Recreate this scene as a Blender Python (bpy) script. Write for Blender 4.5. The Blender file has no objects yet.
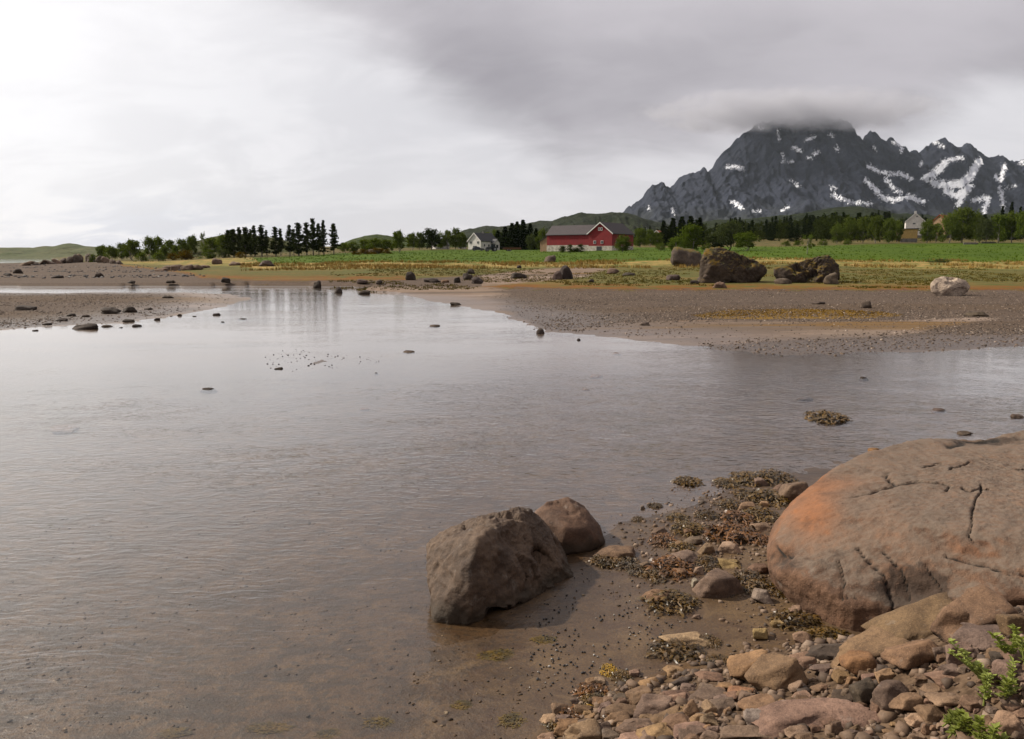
import bpy, bmesh, math, random
import numpy as np
from mathutils import Vector, Matrix

R = math.radians
SC = bpy.context.scene
COL = SC.collection

# ------------------------------------------------------------------ camera
CAM_H, FPX, PITCH = 3.2, 830.0, math.atan((369.5 - 256.0) / 830.0)
CT, ST = math.cos(PITCH), math.sin(PITCH)
cam_data = bpy.data.cameras.new('camera')
cam_data.sensor_width = 36.0
cam_data.lens = FPX / 1024.0 * 36.0
cam_data.clip_start, cam_data.clip_end = 0.1, 20000.0
cam = bpy.data.objects.new('camera', cam_data)
COL.objects.link(cam)
cam.location = (0, 0, CAM_H)
cam.rotation_euler = (math.pi / 2 - PITCH, 0, 0)
SC.camera = cam

# ------------------------------------------------------------------ sun and sky
SUN_AZ, SUN_EL = -69.0, 39.0          # degrees, azimuth from +Y towards +X
sun_data = bpy.data.lights.new('sun', 'SUN')
sun_data.energy = 5.0
sun_data.angle = R(1.5)
sun_data.color = (1.0, 0.92, 0.80)
sun = bpy.data.objects.new('sun', sun_data)
COL.objects.link(sun)
sv = Vector((math.sin(R(SUN_AZ)) * math.cos(R(SUN_EL)), math.cos(R(SUN_AZ)) * math.cos(R(SUN_EL)), math.sin(R(SUN_EL))))
sun.rotation_euler = sv.to_track_quat('Z', 'Y').to_euler()

SC.view_settings.view_transform = 'Standard'
SC.view_settings.look = 'None'
SC.view_settings.exposure = 0.42
SC.view_settings.gamma = 1.0
SC.view_settings.use_curve_mapping = False
SC.cycles.max_bounces = 8
SC.cycles.transparent_max_bounces = 12
SC.cycles.volume_bounces = 2
SC.cycles.use_denoising = True
SC.cycles.caustics_reflective = False
SC.cycles.caustics_refractive = False


class NT:
    """small helper to wire shader nodes"""
    def __init__(s, tree):
        s.t = tree
        s.n, s.l = tree.nodes, tree.links

    def node(s, typ, **kw):
        nd = s.n.new(typ)
        for k, v in kw.items():
            if k.startswith('_'):
                setattr(nd, k[1:], v)
        for k, v in kw.items():
            if not k.startswith('_'):
                key = int(k[1:]) if (k[0] == 'i' and k[1:].isdigit()) else k.replace('__', ' ')
                s.set(nd.inputs[key], v)
        return nd

    def set(s, inp, v):
        if hasattr(v, 'bl_idname') and hasattr(v, 'outputs'):
            v = v.outputs[0]
        if isinstance(v, bpy.types.NodeSocket):
            s.l.new(v, inp)
        else:
            if isinstance(v, (tuple, list)) and inp.type == 'RGBA' and len(v) == 3:
                v = (*v, 1.0)
            inp.default_value = v

    def math(s, op, a, b=0.0, c=0.0, clamp=False):
        nd = s.n.new('ShaderNodeMath')
        nd.operation = op
        nd.use_clamp = clamp
        s.set(nd.inputs[0], a); s.set(nd.inputs[1], b); s.set(nd.inputs[2], c)
        return nd.outputs[0]

    def mix(s, f, a, b, blend='MIX'):
        nd = s.n.new('ShaderNodeMix')
        nd.data_type = 'RGBA'
        nd.blend_type = blend
        s.set(nd.inputs[0], f); s.set(nd.inputs[6], a); s.set(nd.inputs[7], b)
        return nd.outputs[2]

    def step(s, v, lo, hi, a=0.0, b=1.0):
        nd = s.n.new('ShaderNodeMapRange')
        nd.interpolation_type = 'SMOOTHSTEP'
        s.set(nd.inputs[0], v); s.set(nd.inputs[1], lo); s.set(nd.inputs[2], hi)
        s.set(nd.inputs[3], a); s.set(nd.inputs[4], b)
        return nd.outputs[0]

    def noise(s, vec, scale, detail=4.0, rough=0.55, dist=0.0):
        nd = s.n.new('ShaderNodeTexNoise')
        s.set(nd.inputs['Vector'], vec)
        nd.inputs['Scale'].default_value = scale
        nd.inputs['Detail'].default_value = detail
        nd.inputs['Roughness'].default_value = rough
        nd.inputs['Distortion'].default_value = dist
        return nd.outputs[0]

    def voro(s, vec, scale, feature='F1', out=0):
        nd = s.n.new('ShaderNodeTexVoronoi')
        nd.feature = feature
        s.set(nd.inputs['Vector'], vec)
        nd.inputs['Scale'].default_value = scale
        return nd.outputs[out]

    def mapv(s, vec, scale=(1, 1, 1), loc=(0, 0, 0), rot=(0, 0, 0)):
        nd = s.n.new('ShaderNodeMapping')
        s.set(nd.inputs[0], vec)
        nd.inputs[1].default_value = loc
        nd.inputs[2].default_value = rot
        nd.inputs[3].default_value = scale
        return nd.outputs[0]

    def attr(s, name):
        nd = s.n.new('ShaderNodeAttribute')
        nd.attribute_name = name
        return nd.outputs['Fac']

    def pos(s):
        return s.n.new('ShaderNodeNewGeometry').outputs['Position']


world = bpy.data.worlds.new('World')
SC.world = world
world.use_nodes = True
wt = NT(world.node_tree)
world.node_tree.nodes.clear()
sky = wt.n.new('ShaderNodeTexSky')
sky.sky_type = 'NISHITA'
sky.sun_disc = False
sky.sun_elevation = R(SUN_EL)
sky.sun_rotation = R(SUN_AZ)
WD = wt.n.new('ShaderNodeTexCoord').outputs['Generated']
wsep = wt.node('ShaderNodeSeparateXYZ', i0=WD)
WX, WY, WZ = wsep.outputs
zc = wt.math('ADD', wt.math('MAXIMUM', WZ, 0.0), 0.42)
cp = wt.node('ShaderNodeCombineXYZ', i0=wt.math('DIVIDE', WX, zc), i1=wt.math('DIVIDE', WY, zc), i2=0.0)
soft = wt.noise(wt.mapv(cp, (0.8, 1.15, 1)), 1.7, 6.0, 0.52, 0.4)
billow = wt.noise(wt.mapv(cp, (0.75, 1.3, 1), (3.1, 1.7, 0)), 5.0, 7.0, 0.58, 0.5)
# lower edge of the dark cloud deck
edge = wt.math('ADD', WZ, wt.math('MULTIPLY', wt.math('MINIMUM', WX, 0.06), 0.55))
edge = wt.math('ADD', edge, wt.math('MULTIPLY', wt.math('SUBTRACT', soft, 0.5), 0.13))
edge = wt.math('ADD', edge, wt.math('MULTIPLY', wt.math('SUBTRACT', billow, 0.5), 0.06))
# a thinner, lighter gap over the right hand ridge
gap = wt.math('MULTIPLY', wt.step(WX, 0.36, 0.52), wt.step(WZ, 0.26, 0.14))
edge = wt.math('SUBTRACT', edge, wt.math('MULTIPLY', gap, 0.09))
dark = wt.step(edge, 0.105, 0.185)
bright = wt.mix(wt.step(WX, -0.65, 0.2), (8.6, 8.45, 8.65), (7.2, 6.95, 7.2))
# bluish thin band low over the sea on the left
blue = wt.math('MULTIPLY', wt.step(WZ, 0.085, 0.03), wt.step(WX, -0.1, -0.42))
blue = wt.math('MULTIPLY', blue, wt.step(billow, 0.40, 0.56))
bright = wt.mix(wt.math('MULTIPLY', blue, 0.75), bright, (5.6, 6.1, 7.4))
bright = wt.mix(wt.step(billow, 0.38, 0.62, 0.0, 0.6), bright, (6.2, 6.05, 6.35))
bright = wt.mix(wt.step(soft, 0.36, 0.66, 0.0, 0.3), bright, (6.7, 6.6, 6.85))
deck = wt.mix(wt.step(soft, 0.36, 0.62), (5.2, 4.85, 5.15), (3.2, 2.95, 3.2))
deck = wt.mix(wt.step(billow, 0.42, 0.7, 0.0, 0.4), deck, (4.6, 4.3, 4.55))
# the veiled sun brightens the cloud round it
sdot = wt.node('ShaderNodeVectorMath', _operation='DOT_PRODUCT', i0=WD, i1=tuple(sv)).outputs['Value']
deck = wt.mix(wt.step(edge, 0.19, 0.36, 0.0, 0.75), deck, (6.6, 6.2, 6.5))
cloud = wt.mix(dark, bright, deck)
cloud = wt.mix(wt.step(sdot, 0.42, 1.0), cloud, (12.0, 11.7, 11.6))
cloud = wt.mix(wt.step(WZ, 0.0, -0.05), cloud, (1.2, 1.1, 1.0))
skycol = wt.mix(0.94, sky, cloud)
bg = wt.node('ShaderNodeBackground', Color=skycol, Strength=0.08)
wt.l.new(bg.outputs[0], wt.node('ShaderNodeOutputWorld').inputs[0])


# ------------------------------------------------------------------ projection, noise, polygons
def ray(px, py):
    u, v = (px - 512.0) / FPX, (369.5 - py) / FPX
    return np.array([u, CT + v * ST, -ST + v * CT])

def PZ(px, py, z):
    d = ray(px, py)
    t = (z - CAM_H) / d[2]
    return np.array([0, 0, CAM_H]) + d * t

def PD(px, py, dist):
    d = ray(px, py)
    return np.array([0, 0, CAM_H]) + d * (dist / d[1])

def project(P):
    x, y, z = P[:, 0], P[:, 1], P[:, 2] - CAM_H
    dep = y * CT - z * ST
    up = y * ST + z * CT
    dep = np.maximum(dep, 0.01)
    return 512 + FPX * x / dep, 369.5 - FPX * up / dep

def _hash(ix, iy, iz, seed):
    h = (ix.astype(np.int64) * 374761393 + iy.astype(np.int64) * 668265263 + iz.astype(np.int64) * 2147483647 + seed * 974711) & 0xffffffff
    h = ((h ^ (h >> 13)) * 1274126177) & 0xffffffff
    h = ((h ^ (h >> 16)) * 2246822519) & 0xffffffff
    return ((h ^ (h >> 15)) & 0xffff) / 65535.0

def vnoise(P, seed=0):
    i = np.floor(P).astype(np.int64)
    f = P - i
    f = f * f * f * (f * (f * 6 - 15) + 10)
    x, y, z = i[:, 0], i[:, 1], i[:, 2]
    out = 0
    for dx in (0, 1):
        wx = f[:, 0] if dx else 1 - f[:, 0]
        for dy in (0, 1):
            wy = f[:, 1] if dy else 1 - f[:, 1]
            for dz in (0, 1):
                wz = f[:, 2] if dz else 1 - f[:, 2]
                out = out + wx * wy * wz * _hash(x + dx, y + dy, z + dz, seed)
    return out * 2 - 1

def fbm(P, octv=4, seed=0, gain=0.5, ridged=False):
    P = np.asarray(P, float)
    o, a, tot = 0, 1.0, 0
    for k in range(octv):
        n = vnoise(P * (2.03 ** k) + 17.3 * k, seed + k)
        if ridged:
            n = 1 - 2 * np.abs(n)
        o = o + a * n
        tot += a
        a *= gain
    return o / tot

def sdpoly(x, y, poly):
    d = np.full(x.shape, 1e18)
    inside = np.zeros(x.shape, bool)
    n = len(poly)
    for i in range(n):
        ax, ay = poly[i]
        bx, by = poly[(i + 1) % n]
        ex, ey = bx - ax, by - ay
        wx, wy = x - ax, y - ay
        t = np.clip((wx * ex + wy * ey) / (ex * ex + ey * ey + 1e-12), 0, 1)
        d = np.minimum(d, (wx - ex * t) ** 2 + (wy - ey * t) ** 2)
        c = (ay <= y) != (by <= y)
        xi = ax + (y - ay) / (ey if abs(ey) > 1e-12 else 1e-12) * ex
        inside ^= c & (x < xi)
    return np.where(inside, 1, -1) * np.sqrt(d)

def dpolyline(x, y, pts):
    d = np.full(x.shape, 1e18)
    for (ax, ay), (bx, by) in zip(pts[:-1], pts[1:]):
        ex, ey = bx - ax, by - ay
        t = np.clip(((x - ax) * ex + (y - ay) * ey) / (ex * ex + ey * ey + 1e-12), 0, 1)
        d = np.minimum(d, (x - ax - ex * t) ** 2 + (y - ay - ey * t) ** 2)
    return np.sqrt(d)

def wpoly(pts, z=0.0):
    return [tuple(PZ(a, b, z)[:2]) for a, b in pts]

def sstep(v, a, b):
    t = np.clip((v - a) / (b - a), 0, 1)
    return t * t * (3 - 2 * t)


# ------------------------------------------------------------------ the lie of the land
NEAR = wpoly([(360, 790), (425, 690), (468, 645), (525, 607), (575, 560), (622, 524), (690, 494), (740, 481), (800, 472), (880, 455), (960, 445), (1200, 428)])
NEAR += [(30, 14), (30, -10), (-2.0, -10), (-1.6, 2.5)]
MAIN = wpoly([(-1500, 286.5), (-400, 286.8), (0, 286.6), (90, 287.2), (150, 286.2), (200, 286.8), (250, 286.0), (300, 286.6), (345, 286.8), (392, 288.3),
              (360, 291.0), (395, 293.0), (430, 299.5), (470, 307), (500, 313), (525, 321), (538, 329), (560, 332), (600, 335), (660, 341),
              (700, 347), (740, 353), (790, 357), (850, 353), (900, 352), (960, 350), (1024, 347), (1200, 343), (1700, 338)])
MAIN += [(3000, 300), (5000, 5000), (-5000, 5000), (-3000, 300)]
BAR = wpoly([(-900, 294), (0, 292.6), (60, 293.2), (100, 292.3), (180, 292.6), (225, 294), (246, 297), (250, 299.5), (235, 303), (200, 311.5), (160, 318),
             (140, 319), (118, 323.5), (60, 326), (0, 330), (-300, 342), (-900, 365)])
SHOAL = wpoly([(262, 357), (290, 350), (330, 356), (400, 358), (350, 366), (300, 372), (270, 368)])
BANK = wpoly([(470, 790), (545, 722), (600, 693), (680, 672), (740, 652), (800, 650), (850, 650), (900, 645), (1000, 640), (1300, 640)], 0.05) + [(14, 2), (14, -10), (-3, -10), (-1.2, 3.0)]

PROF_D = np.log(np.array([70, 80, 95, 130, 180, 260, 350, 500, 800, 1500, 3000.0]))
PROF_X = np.array([-900, 0, 60, 130, 260, 400, 520, 640, 780, 900, 1024, 1900.0])
PROF_PY = np.array([
    # 70     80     95     130    180    260    350    500    800    1500   3000
    [290.5, 286.2, 281.0, 274.0, 268.8, 264.8, 262.9, 262.0, 260.2, 258.3, 257.3],
    [290.5, 286.2, 281.0, 274.0, 268.8, 264.8, 263.0, 262.2, 260.2, 258.3, 257.3],
    [290.5, 286.2, 281.0, 274.0, 268.6, 264.4, 261.3, 259.3, 258.5, 256.5, 256.0],
    [290.5, 286.0, 281.0, 273.5, 268.0, 263.0, 258.5, 255.0, 254.0, 254.0, 254.0],
    [290.5, 285.5, 280.0, 270.0, 263.0, 256.5, 251.5, 248.0, 247.0, 248.0, 250.0],
    [290.5, 285.5, 279.6, 268.5, 260.5, 253.0, 249.5, 247.0, 246.0, 247.0, 250.0],
    [290.5, 285.5, 279.5, 268.5, 260.5, 253.0, 249.8, 246.0, 245.0, 246.0, 250.0],
    [290.5, 285.5, 279.2, 268.0, 259.5, 251.0, 247.0, 242.5, 241.0, 244.0, 250.0],
    [290.5, 285.5, 278.6, 266.5, 257.5, 249.0, 244.0, 238.0, 235.0, 242.0, 250.0],
    [290.5, 285.5, 278.6, 267.5, 259.8, 248.5, 242.5, 236.0, 232.0, 240.0, 250.0],
    [290.5, 285.5, 278.6, 268.2, 260.5, 248.0, 242.0, 236.0, 232.0, 240.0, 250.0],
    [290.5, 285.5, 278.6, 268.2, 260.5, 248.0, 242.0, 236.0, 232.0, 240.0, 250.0]])
PROF_Z = np.array([[PD(512, PROF_PY[i, j], math.exp(PROF_D[j]))[2] for j in range(len(PROF_D))] for i in range(len(PROF_X))])

def colpx(x, y):
    return 512 + FPX * (x / np.maximum(y, 0.1)) / CT

def profile(x, y):
    c = np.clip(colpx(x, y), PROF_X[0], PROF_X[-1] - 1e-6)
    l = np.clip(np.log(np.maximum(y, 1)), PROF_D[0], PROF_D[-1] - 1e-6)
    i = np.clip(np.searchsorted(PROF_X, c, 'right') - 1, 0, len(PROF_X) - 2)
    j = np.clip(np.searchsorted(PROF_D, l, 'right') - 1, 0, len(PROF_D) - 2)
    fx = sstep((c - PROF_X[i]) / (PROF_X[i + 1] - PROF_X[i]), 0, 1)
    fy = (l - PROF_D[j]) / (PROF_D[j + 1] - PROF_D[j])
    return (PROF_Z[i, j] * (1 - fx) + PROF_Z[i + 1, j] * fx) * (1 - fy) + (PROF_Z[i, j + 1] * (1 - fx) + PROF_Z[i + 1, j + 1] * fx) * fy

def terr(x, y):
    x, y = np.asarray(x, float), np.asarray(y, float)
    P2 = np.stack([x, y, np.zeros_like(x)], -1)
    wob = fbm(P2 * 0.35, 3, 5)
    sn = sdpoly(x, y, NEAR) + 0.25 * wob
    sm = sdpoly(x, y, MAIN) + 0.7 * wob
    sb = sdpoly(x, y, BAR) + 0.7 * wob
    ss = sdpoly(x, y, SHOAL) + 0.4 * wob
    def g(s, k, top, kd, low):
        return np.where(s > 0, top * (1 - np.exp(-np.maximum(s, 0) * k / top)), -low * (1 - np.exp(np.minimum(s, 0) * kd / low)))
    zn = g(sn, 0.05, 0.30, 0.022, 0.30)
    zm = g(sm, 0.022, 0.26, 0.02, 0.35)
    zb = g(sb, 0.025, 0.20, 0.02, 0.35)
    zs = np.where(ss > 0, -0.012 + 0.006 * np.minimum(ss, 2.5), -0.012 + 0.025 * ss)
    z = np.maximum(np.maximum(zn, zm), np.maximum(zb, zs))
    far = sstep(y, 62, 85)
    z = z * (1 - far) + np.where(sm > 0, np.maximum(profile(x, y), np.minimum(zm, 0.03 + 0 * zm)), z) * far
    seal = sstep(y, 330, 480) * sstep(colpx(x, y), 75, 30)
    z = z * (1 - seal) + (-1.5) * seal
    bk = sdpoly(x, y, BANK) + 0.12 * fbm(P2 * 1.7, 3, 9)
    z = z + 1.6 * (1 - np.exp(-np.maximum(bk, 0) * (0.34 + 0.50 * sstep(x, 1.9, 3.3)) / 1.6))
    # uneven mud, sand and turf
    z = z + 0.012 * fbm(P2 * 2.2, 3, 11) * sstep(y, 200, 20) + sstep(y, 68, 90) * (0.10 * fbm(P2 * 0.22, 4, 13)) * sstep(sm, 1, 8) * (0.35 + 0.65 * sstep(y, 80, 140))
    return z

def T(x, y):
    return float(terr(np.array([x]), np.array([y]))[0])

def PT(px, py, dmax=900.0):
    """where the view through a pixel meets the land or the water"""
    d = ray(px, py)
    ys = np.exp(np.linspace(math.log(2.2), math.log(dmax), 420))
    for _ in range(3):
        t = ys / d[1]
        X, Z = d[0] * t, CAM_H + d[2] * t
        h = np.maximum(terr(X, ys), 0.0)
        k = np.nonzero(Z <= h)[0]
        if len(k) == 0:
            k = [len(ys) - 1]
        i = max(int(k[0]), 1)
        ys = np.linspace(ys[i - 1], ys[i], 24)
    y = ys[-1]
    t = y / d[1]
    return np.array([d[0] * t, y, CAM_H + d[2] * t])

def PX(px, dist):
    """a spot on the ground below a pixel column at a given distance"""
    x = (px - 512) / FPX * CT * dist
    return np.array([x, dist, T(x, dist)])


# ------------------------------------------------------------------ mesh and object helpers
def mesh_np(name, V, F, smooth=True):
    me = bpy.data.meshes.new(name)
    V = np.asarray(V, np.float32)
    F = np.asarray(F, np.int32)
    n = F.shape[1]
    me.vertices.add(len(V))
    me.vertices.foreach_set('co', V.ravel())
    me.loops.add(F.size)
    me.loops.foreach_set('vertex_index', F.ravel())
    me.polygons.add(len(F))
    me.polygons.foreach_set('loop_start', np.arange(0, F.size, n, dtype=np.int32))
    me.polygons.foreach_set('loop_total', np.full(len(F), n, np.int32))
    me.update(calc_edges=True)
    if smooth:
        me.polygons.foreach_set('use_smooth', np.ones(len(F), bool))
    return me

def add_attr(me, name, vals):
    a = me.attributes.new(name, 'FLOAT', 'POINT')
    a.data.foreach_set('value', np.asarray(vals, np.float32))

def obj(name, me, mat=None, parent=None, loc=(0, 0, 0), rot=(0, 0, 0), scale=(1, 1, 1)):
    o = bpy.data.objects.new(name, me)
    COL.objects.link(o)
    if mat is not None and me is not None and len(me.materials) == 0:
        me.materials.append(mat)
    o.parent = parent
    o.location, o.rotation_euler, o.scale = loc, rot, scale
    return o

def tag(o, label=None, cat=None, group=None, kind=None):
    if label: o['label'] = label
    if cat: o['category'] = cat
    if group: o['group'] = group
    if kind: o['kind'] = kind
    return o

def empty(name, loc, rz=0.0, scale=(1, 1, 1)):
    o = obj(name, None, loc=loc, rot=(0, 0, rz), scale=scale)
    o.empty_display_size = 0.2
    return o

def mat_base(name):
    m = bpy.data.materials.new(name)
    m.use_nodes = True
    m.node_tree.nodes.clear()
    return m, NT(m.node_tree)

def finish(m, t, shader):
    t.l.new(shader.outputs[0] if hasattr(shader, 'outputs') else shader, t.node('ShaderNodeOutputMaterial').inputs[0])
    return m

def simple(name, col, rough=0.7, var=0.25, scale=2.0, bump=0.0, metallic=0.0):
    m, t = mat_base(name)
    p = t.pos()
    n = t.noise(p, scale, 5.0, 0.6)
    c = t.mix(t.step(n, 0.3, 0.7), tuple(v * (1 - var) for v in col), tuple(min(1, v * (1 + var)) for v in col))
    b = t.node('ShaderNodeBsdfPrincipled', Base__Color=c, Roughness=rough, Metallic=metallic)
    if bump:
        t.set(b.inputs['Normal'], t.node('ShaderNodeBump', Strength=1.0, Distance=bump, Height=n))
    return finish(m, t, b)


# ------------------------------------------------------------------ ground
YELLOW_PATCH = wpoly([(688, 314), (720, 309.5), (800, 308.5), (880, 311), (910, 315), (870, 318), (760, 318.5), (700, 317.5)], 0.2)
MUDPOOL = wpoly([(380, 279), (420, 276.5), (480, 275), (520, 272.5), (570, 270.5), (612, 272), (590, 276), (540, 279), (500, 281), (440, 284.5), (395, 284)], 0.8)
SANDSTRIP = wpoly([(560, 330), (620, 322), (690, 320), (800, 322), (900, 321), (990, 318), (900, 332), (780, 338), (690, 341), (620, 337)], 0.15)

us = np.concatenate([np.linspace(-1.9, -0.72, 36)[:-1], np.linspace(-0.72, 0.72, 430), np.linspace(0.72, 1.9, 36)[1:]])
ys = [2.6]
while ys[-1] < 2900:
    y = ys[-1]
    ys.append(y + min(1.8 * y * y / 2656.0 + 0.004, 0.0175 * y))
ys = np.array(ys)
UU, YY = np.meshgrid(us, ys)
GX, GY = (UU * YY).ravel(), YY.ravel()
GZ = terr(GX, GY)
nr, nc = UU.shape
ii = np.arange((nr - 1) * (nc - 1))
r_, c_ = ii // (nc - 1), ii % (nc - 1)
a_ = r_ * nc + c_
F = np.stack([a_, a_ + 1, a_ + nc + 1, a_ + nc], -1)
ground_me = mesh_np('ground', np.stack([GX, GY, GZ], -1), F)
gpx = colpx(GX, GY)
gl = np.log(GY)
# how far each kind of cover reaches (distance along each column of the land)
def by_col(xs, vs):
    return np.interp(gpx, xs, vs)
marsh_start = np.log(by_col([-300, 0, 120, 200, 260, 400, 420, 560, 640, 800, 1024, 1400], [9999, 9999, 200, 100, 92, 92, 79, 74, 72, 71.5, 71, 71]))
dry_start = np.log(by_col([-300, 0, 120, 260, 400, 560, 640, 780, 900, 1024, 1400], [9999, 9999, 240, 128, 128, 132, 136, 140, 122, 122, 122]))
green_start = np.log(by_col([-300, 0, 230, 260, 400, 560, 640, 700, 900, 1024, 1400], [9999, 9999, 420, 172, 166, 160, 163, 178, 165, 168, 168]))
rough_start = np.log(by_col([-300, 0, 200, 260, 400, 560, 640, 780, 900, 1024, 1400], [330, 330, 250, 235, 300, 420, 330, 285, 320, 330, 330]))
add_attr(ground_me, 'marsh', (gl - marsh_start) * 14)
add_attr(ground_me, 'dry', (gl - dry_start) * 14)
add_attr(ground_me, 'green', (gl - green_start) * 14)
add_attr(ground_me, 'scrub', (gl - rough_start) * 14)
add_attr(ground_me, 'mudpool', sdpoly(GX, GY, MUDPOOL) / 3.0)
add_attr(ground_me, 'yellow', sdpoly(GX, GY, YELLOW_PATCH) / 0.8)
sm_ = sdpoly(GX, GY, MAIN)
gravel = np.clip((sm_ + 0.2) / 1.2, -1, 1) * sstep(gpx, 470, 560)
gravel = np.minimum(gravel, -sdpoly(GX, GY, SANDSTRIP) / 1.2)
gravel = np.where(gpx < 480, -1.0, gravel)
gravel = np.maximum(gravel, np.minimum(sdpoly(GX, GY, BAR) / 1.5, 0.6 + 0 * gpx) * sstep(gpx, 320, 60) - sstep(gpx, 150, 320))
add_attr(ground_me, 'gravel', np.clip(gravel, -1, 1) * np.where(GY < 78, 1, -1))
add_attr(ground_me, 'bank', sdpoly(GX, GY, BANK) / 0.4)

m, t = mat_base('shore_ground')
p = t.pos()
sep = t.node('ShaderNodeSeparateXYZ', i0=p)
nb = t.noise(p, 0.35, 5.0, 0.6)
nm = t.noise(p, 2.2, 5.0, 0.6)
nf = t.noise(p, 16.0, 4.0, 0.6)
ng = t.noise(p, 60.0, 3.0, 0.65)
far_n = t.noise(p, 0.09, 5.0, 0.6)
edge_n = t.math('ADD', t.math('MULTIPLY', t.math('SUBTRACT', nb, 0.5), 4.0), t.math('MULTIPLY', t.math('SUBTRACT', nm, 0.5), 2.0))
# sand and mud
sand = t.mix(t.step(nm, 0.35, 0.68), (0.084, 0.051, 0.027), (0.142, 0.092, 0.050))
sand = t.mix(t.step(nb, 0.35, 0.65, 0.0, 0.7), sand, (0.074, 0.047, 0.030))
sand = t.mix(t.step(ng, 0.45, 0.60, 0.0, 0.7), sand, (0.055, 0.038, 0.026))
blot = t.noise(t.mapv(p, (1.0, 1.3, 1), (1, 7, 0)), 3.1, 6.0, 0.7, 0.8)
sand = t.mix(t.step(blot, 0.50, 0.66, 0.0, 0.65), sand, (0.046, 0.026, 0.017))
sand = t.mix(t.step(blot, 0.46, 0.34, 0.0, 0.45), sand, (0.156, 0.104, 0.058))
# brown algae film and dark silt on the bed
alg = t.noise(t.mapv(p, (1.0, 1.6, 1), (4, 2, 0)), 1.9, 8.0, 0.72, 0.6)
under = t.step(sep.outputs[2], 0.05, -0.02)
sand = t.mix(t.math('MULTIPLY', t.step(alg, 0.47, 0.58), t.math('MULTIPLY', under, 0.85)), sand, (0.034, 0.022, 0.013))
sand = t.mix(t.math('MULTIPLY', t.step(nf, 0.50, 0.62), t.math('MULTIPLY', under, 0.75)), sand, (0.034, 0.025, 0.018))
# mud further out is pinkish grey
mud = t.mix(t.step(nm, 0.3, 0.7), (0.140, 0.102, 0.078), (0.205, 0.152, 0.118))
mud = t.mix(t.step(far_n, 0.42, 0.62), mud, (0.20, 0.15, 0.115))
mud = t.mix(t.step(nb, 0.55, 0.68, 0.0, 0.6), mud, (0.12, 0.085, 0.055))
strk = t.noise(t.mapv(p, (0.035, 0.22, 1)), 1.0, 6.0, 0.65, 0.6)
mud = t.mix(t.step(strk, 0.50, 0.60, 0.0, 0.8), mud, (0.105, 0.080, 0.064))
mud = t.mix(t.step(strk, 0.44, 0.36, 0.0, 0.6), mud, (0.27, 0.215, 0.18))
mud = t.mix(t.math('MULTIPLY', t.step(t.noise(t.mapv(p, (0.02, 0.16, 1), (3, 5, 0)), 1.0, 5.0, 0.6), 0.53, 0.60), 0.75), mud, (0.150, 0.088, 0.032))
base = t.mix(t.step(sep.outputs[1], 20, 34), sand, mud)
# gravel
vg = t.node('ShaderNodeTexVoronoi', Vector=p, Scale=11.0)
vgc = t.node('ShaderNodeSeparateXYZ', i0=vg.outputs['Color'])
grav = t.mix(vgc.outputs[0], (0.055, 0.040, 0.030), (0.185, 0.136, 0.102))
grav = t.mix(t.step(vg.outputs['Distance'], 0.30, 0.62), grav, (0.055, 0.042, 0.034))
gm = t.step(t.math('ADD', t.attr('gravel'), t.math('MULTIPLY', edge_n, 0.25)), 0.0, 0.5)
base = t.mix(t.math('MULTIPLY', gm, 0.85), base, grav)
# soil between the stones of the bank
bk = t.step(t.math('ADD', t.attr('bank'), t.math('MULTIPLY', edge_n, 0.3)), 0.0, 0.8)
soil = t.mix(t.step(nf, 0.35, 0.65), (0.055, 0.037, 0.025), (0.130, 0.090, 0.062))
base = t.mix(bk, base, soil)
# salt marsh, dry grass, meadow, scrub
mz = t.step(t.math('ADD', t.attr('marsh'), edge_n), -0.3, 0.6)
mz = t.math('MULTIPLY', mz, t.step(t.math('ADD', t.attr('mudpool'), t.math('MULTIPLY', edge_n, 0.5)), 0.5, -0.1))
marsh = t.mix(t.step(nm, 0.3, 0.7), (0.060, 0.058, 0.020), (0.125, 0.108, 0.038))
rust = t.step(t.math('ADD', t.attr('marsh'), t.math('MULTIPLY', edge_n, 0.8)), 2.6, 0.6)
marsh = t.mix(t.math('MULTIPLY', rust, 0.85), marsh, (0.165, 0.072, 0.028))
marsh = t.mix(t.step(far_n, 0.48, 0.62, 0.0, 0.7), marsh, (0.15, 0.105, 0.042))
marsh = t.mix(t.step(nb, 0.52, 0.64, 0.0, 0.75), marsh, (0.070, 0.082, 0.026))
base = t.mix(mz, base, marsh)
yp = t.step(t.math('ADD', t.attr('yellow'), t.math('MULTIPLY', edge_n, 0.25)), 0.0, 0.5)
base = t.mix(yp, base, t.mix(nf, (0.12, 0.076, 0.026), (0.20, 0.125, 0.044)))
dz = t.step(t.math('ADD', t.attr('dry'), edge_n), -0.2, 0.7)
dry = t.mix(t.step(nm, 0.3, 0.7), (0.24, 0.165, 0.070), (0.36, 0.255, 0.115))
dry = t.mix(t.step(nb, 0.44, 0.56), dry, (0.095, 0.105, 0.030))
base = t.mix(dz, base, dry)
gz = t.step(t.math('ADD', t.attr('green'), t.math('MULTIPLY', edge_n, 0.6)), -0.2, 0.5)
meadow = t.mix(t.step(far_n, 0.35, 0.65), (0.044, 0.076, 0.008), (0.072, 0.108, 0.013))
meadow = t.mix(t.step(nf, 0.3, 0.7, 0.0, 0.5), meadow, (0.040, 0.058, 0.010))
base = t.mix(gz, base, meadow)
sz = t.step(t.math('ADD', t.attr('scrub'), t.math('MULTIPLY', edge_n, 0.5)), -0.2, 0.7)
scrub = t.mix(t.step(nb, 0.38, 0.62), (0.055, 0.058, 0.022), (0.13, 0.095, 0.042))
base = t.mix(sz, base, scrub)
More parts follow.
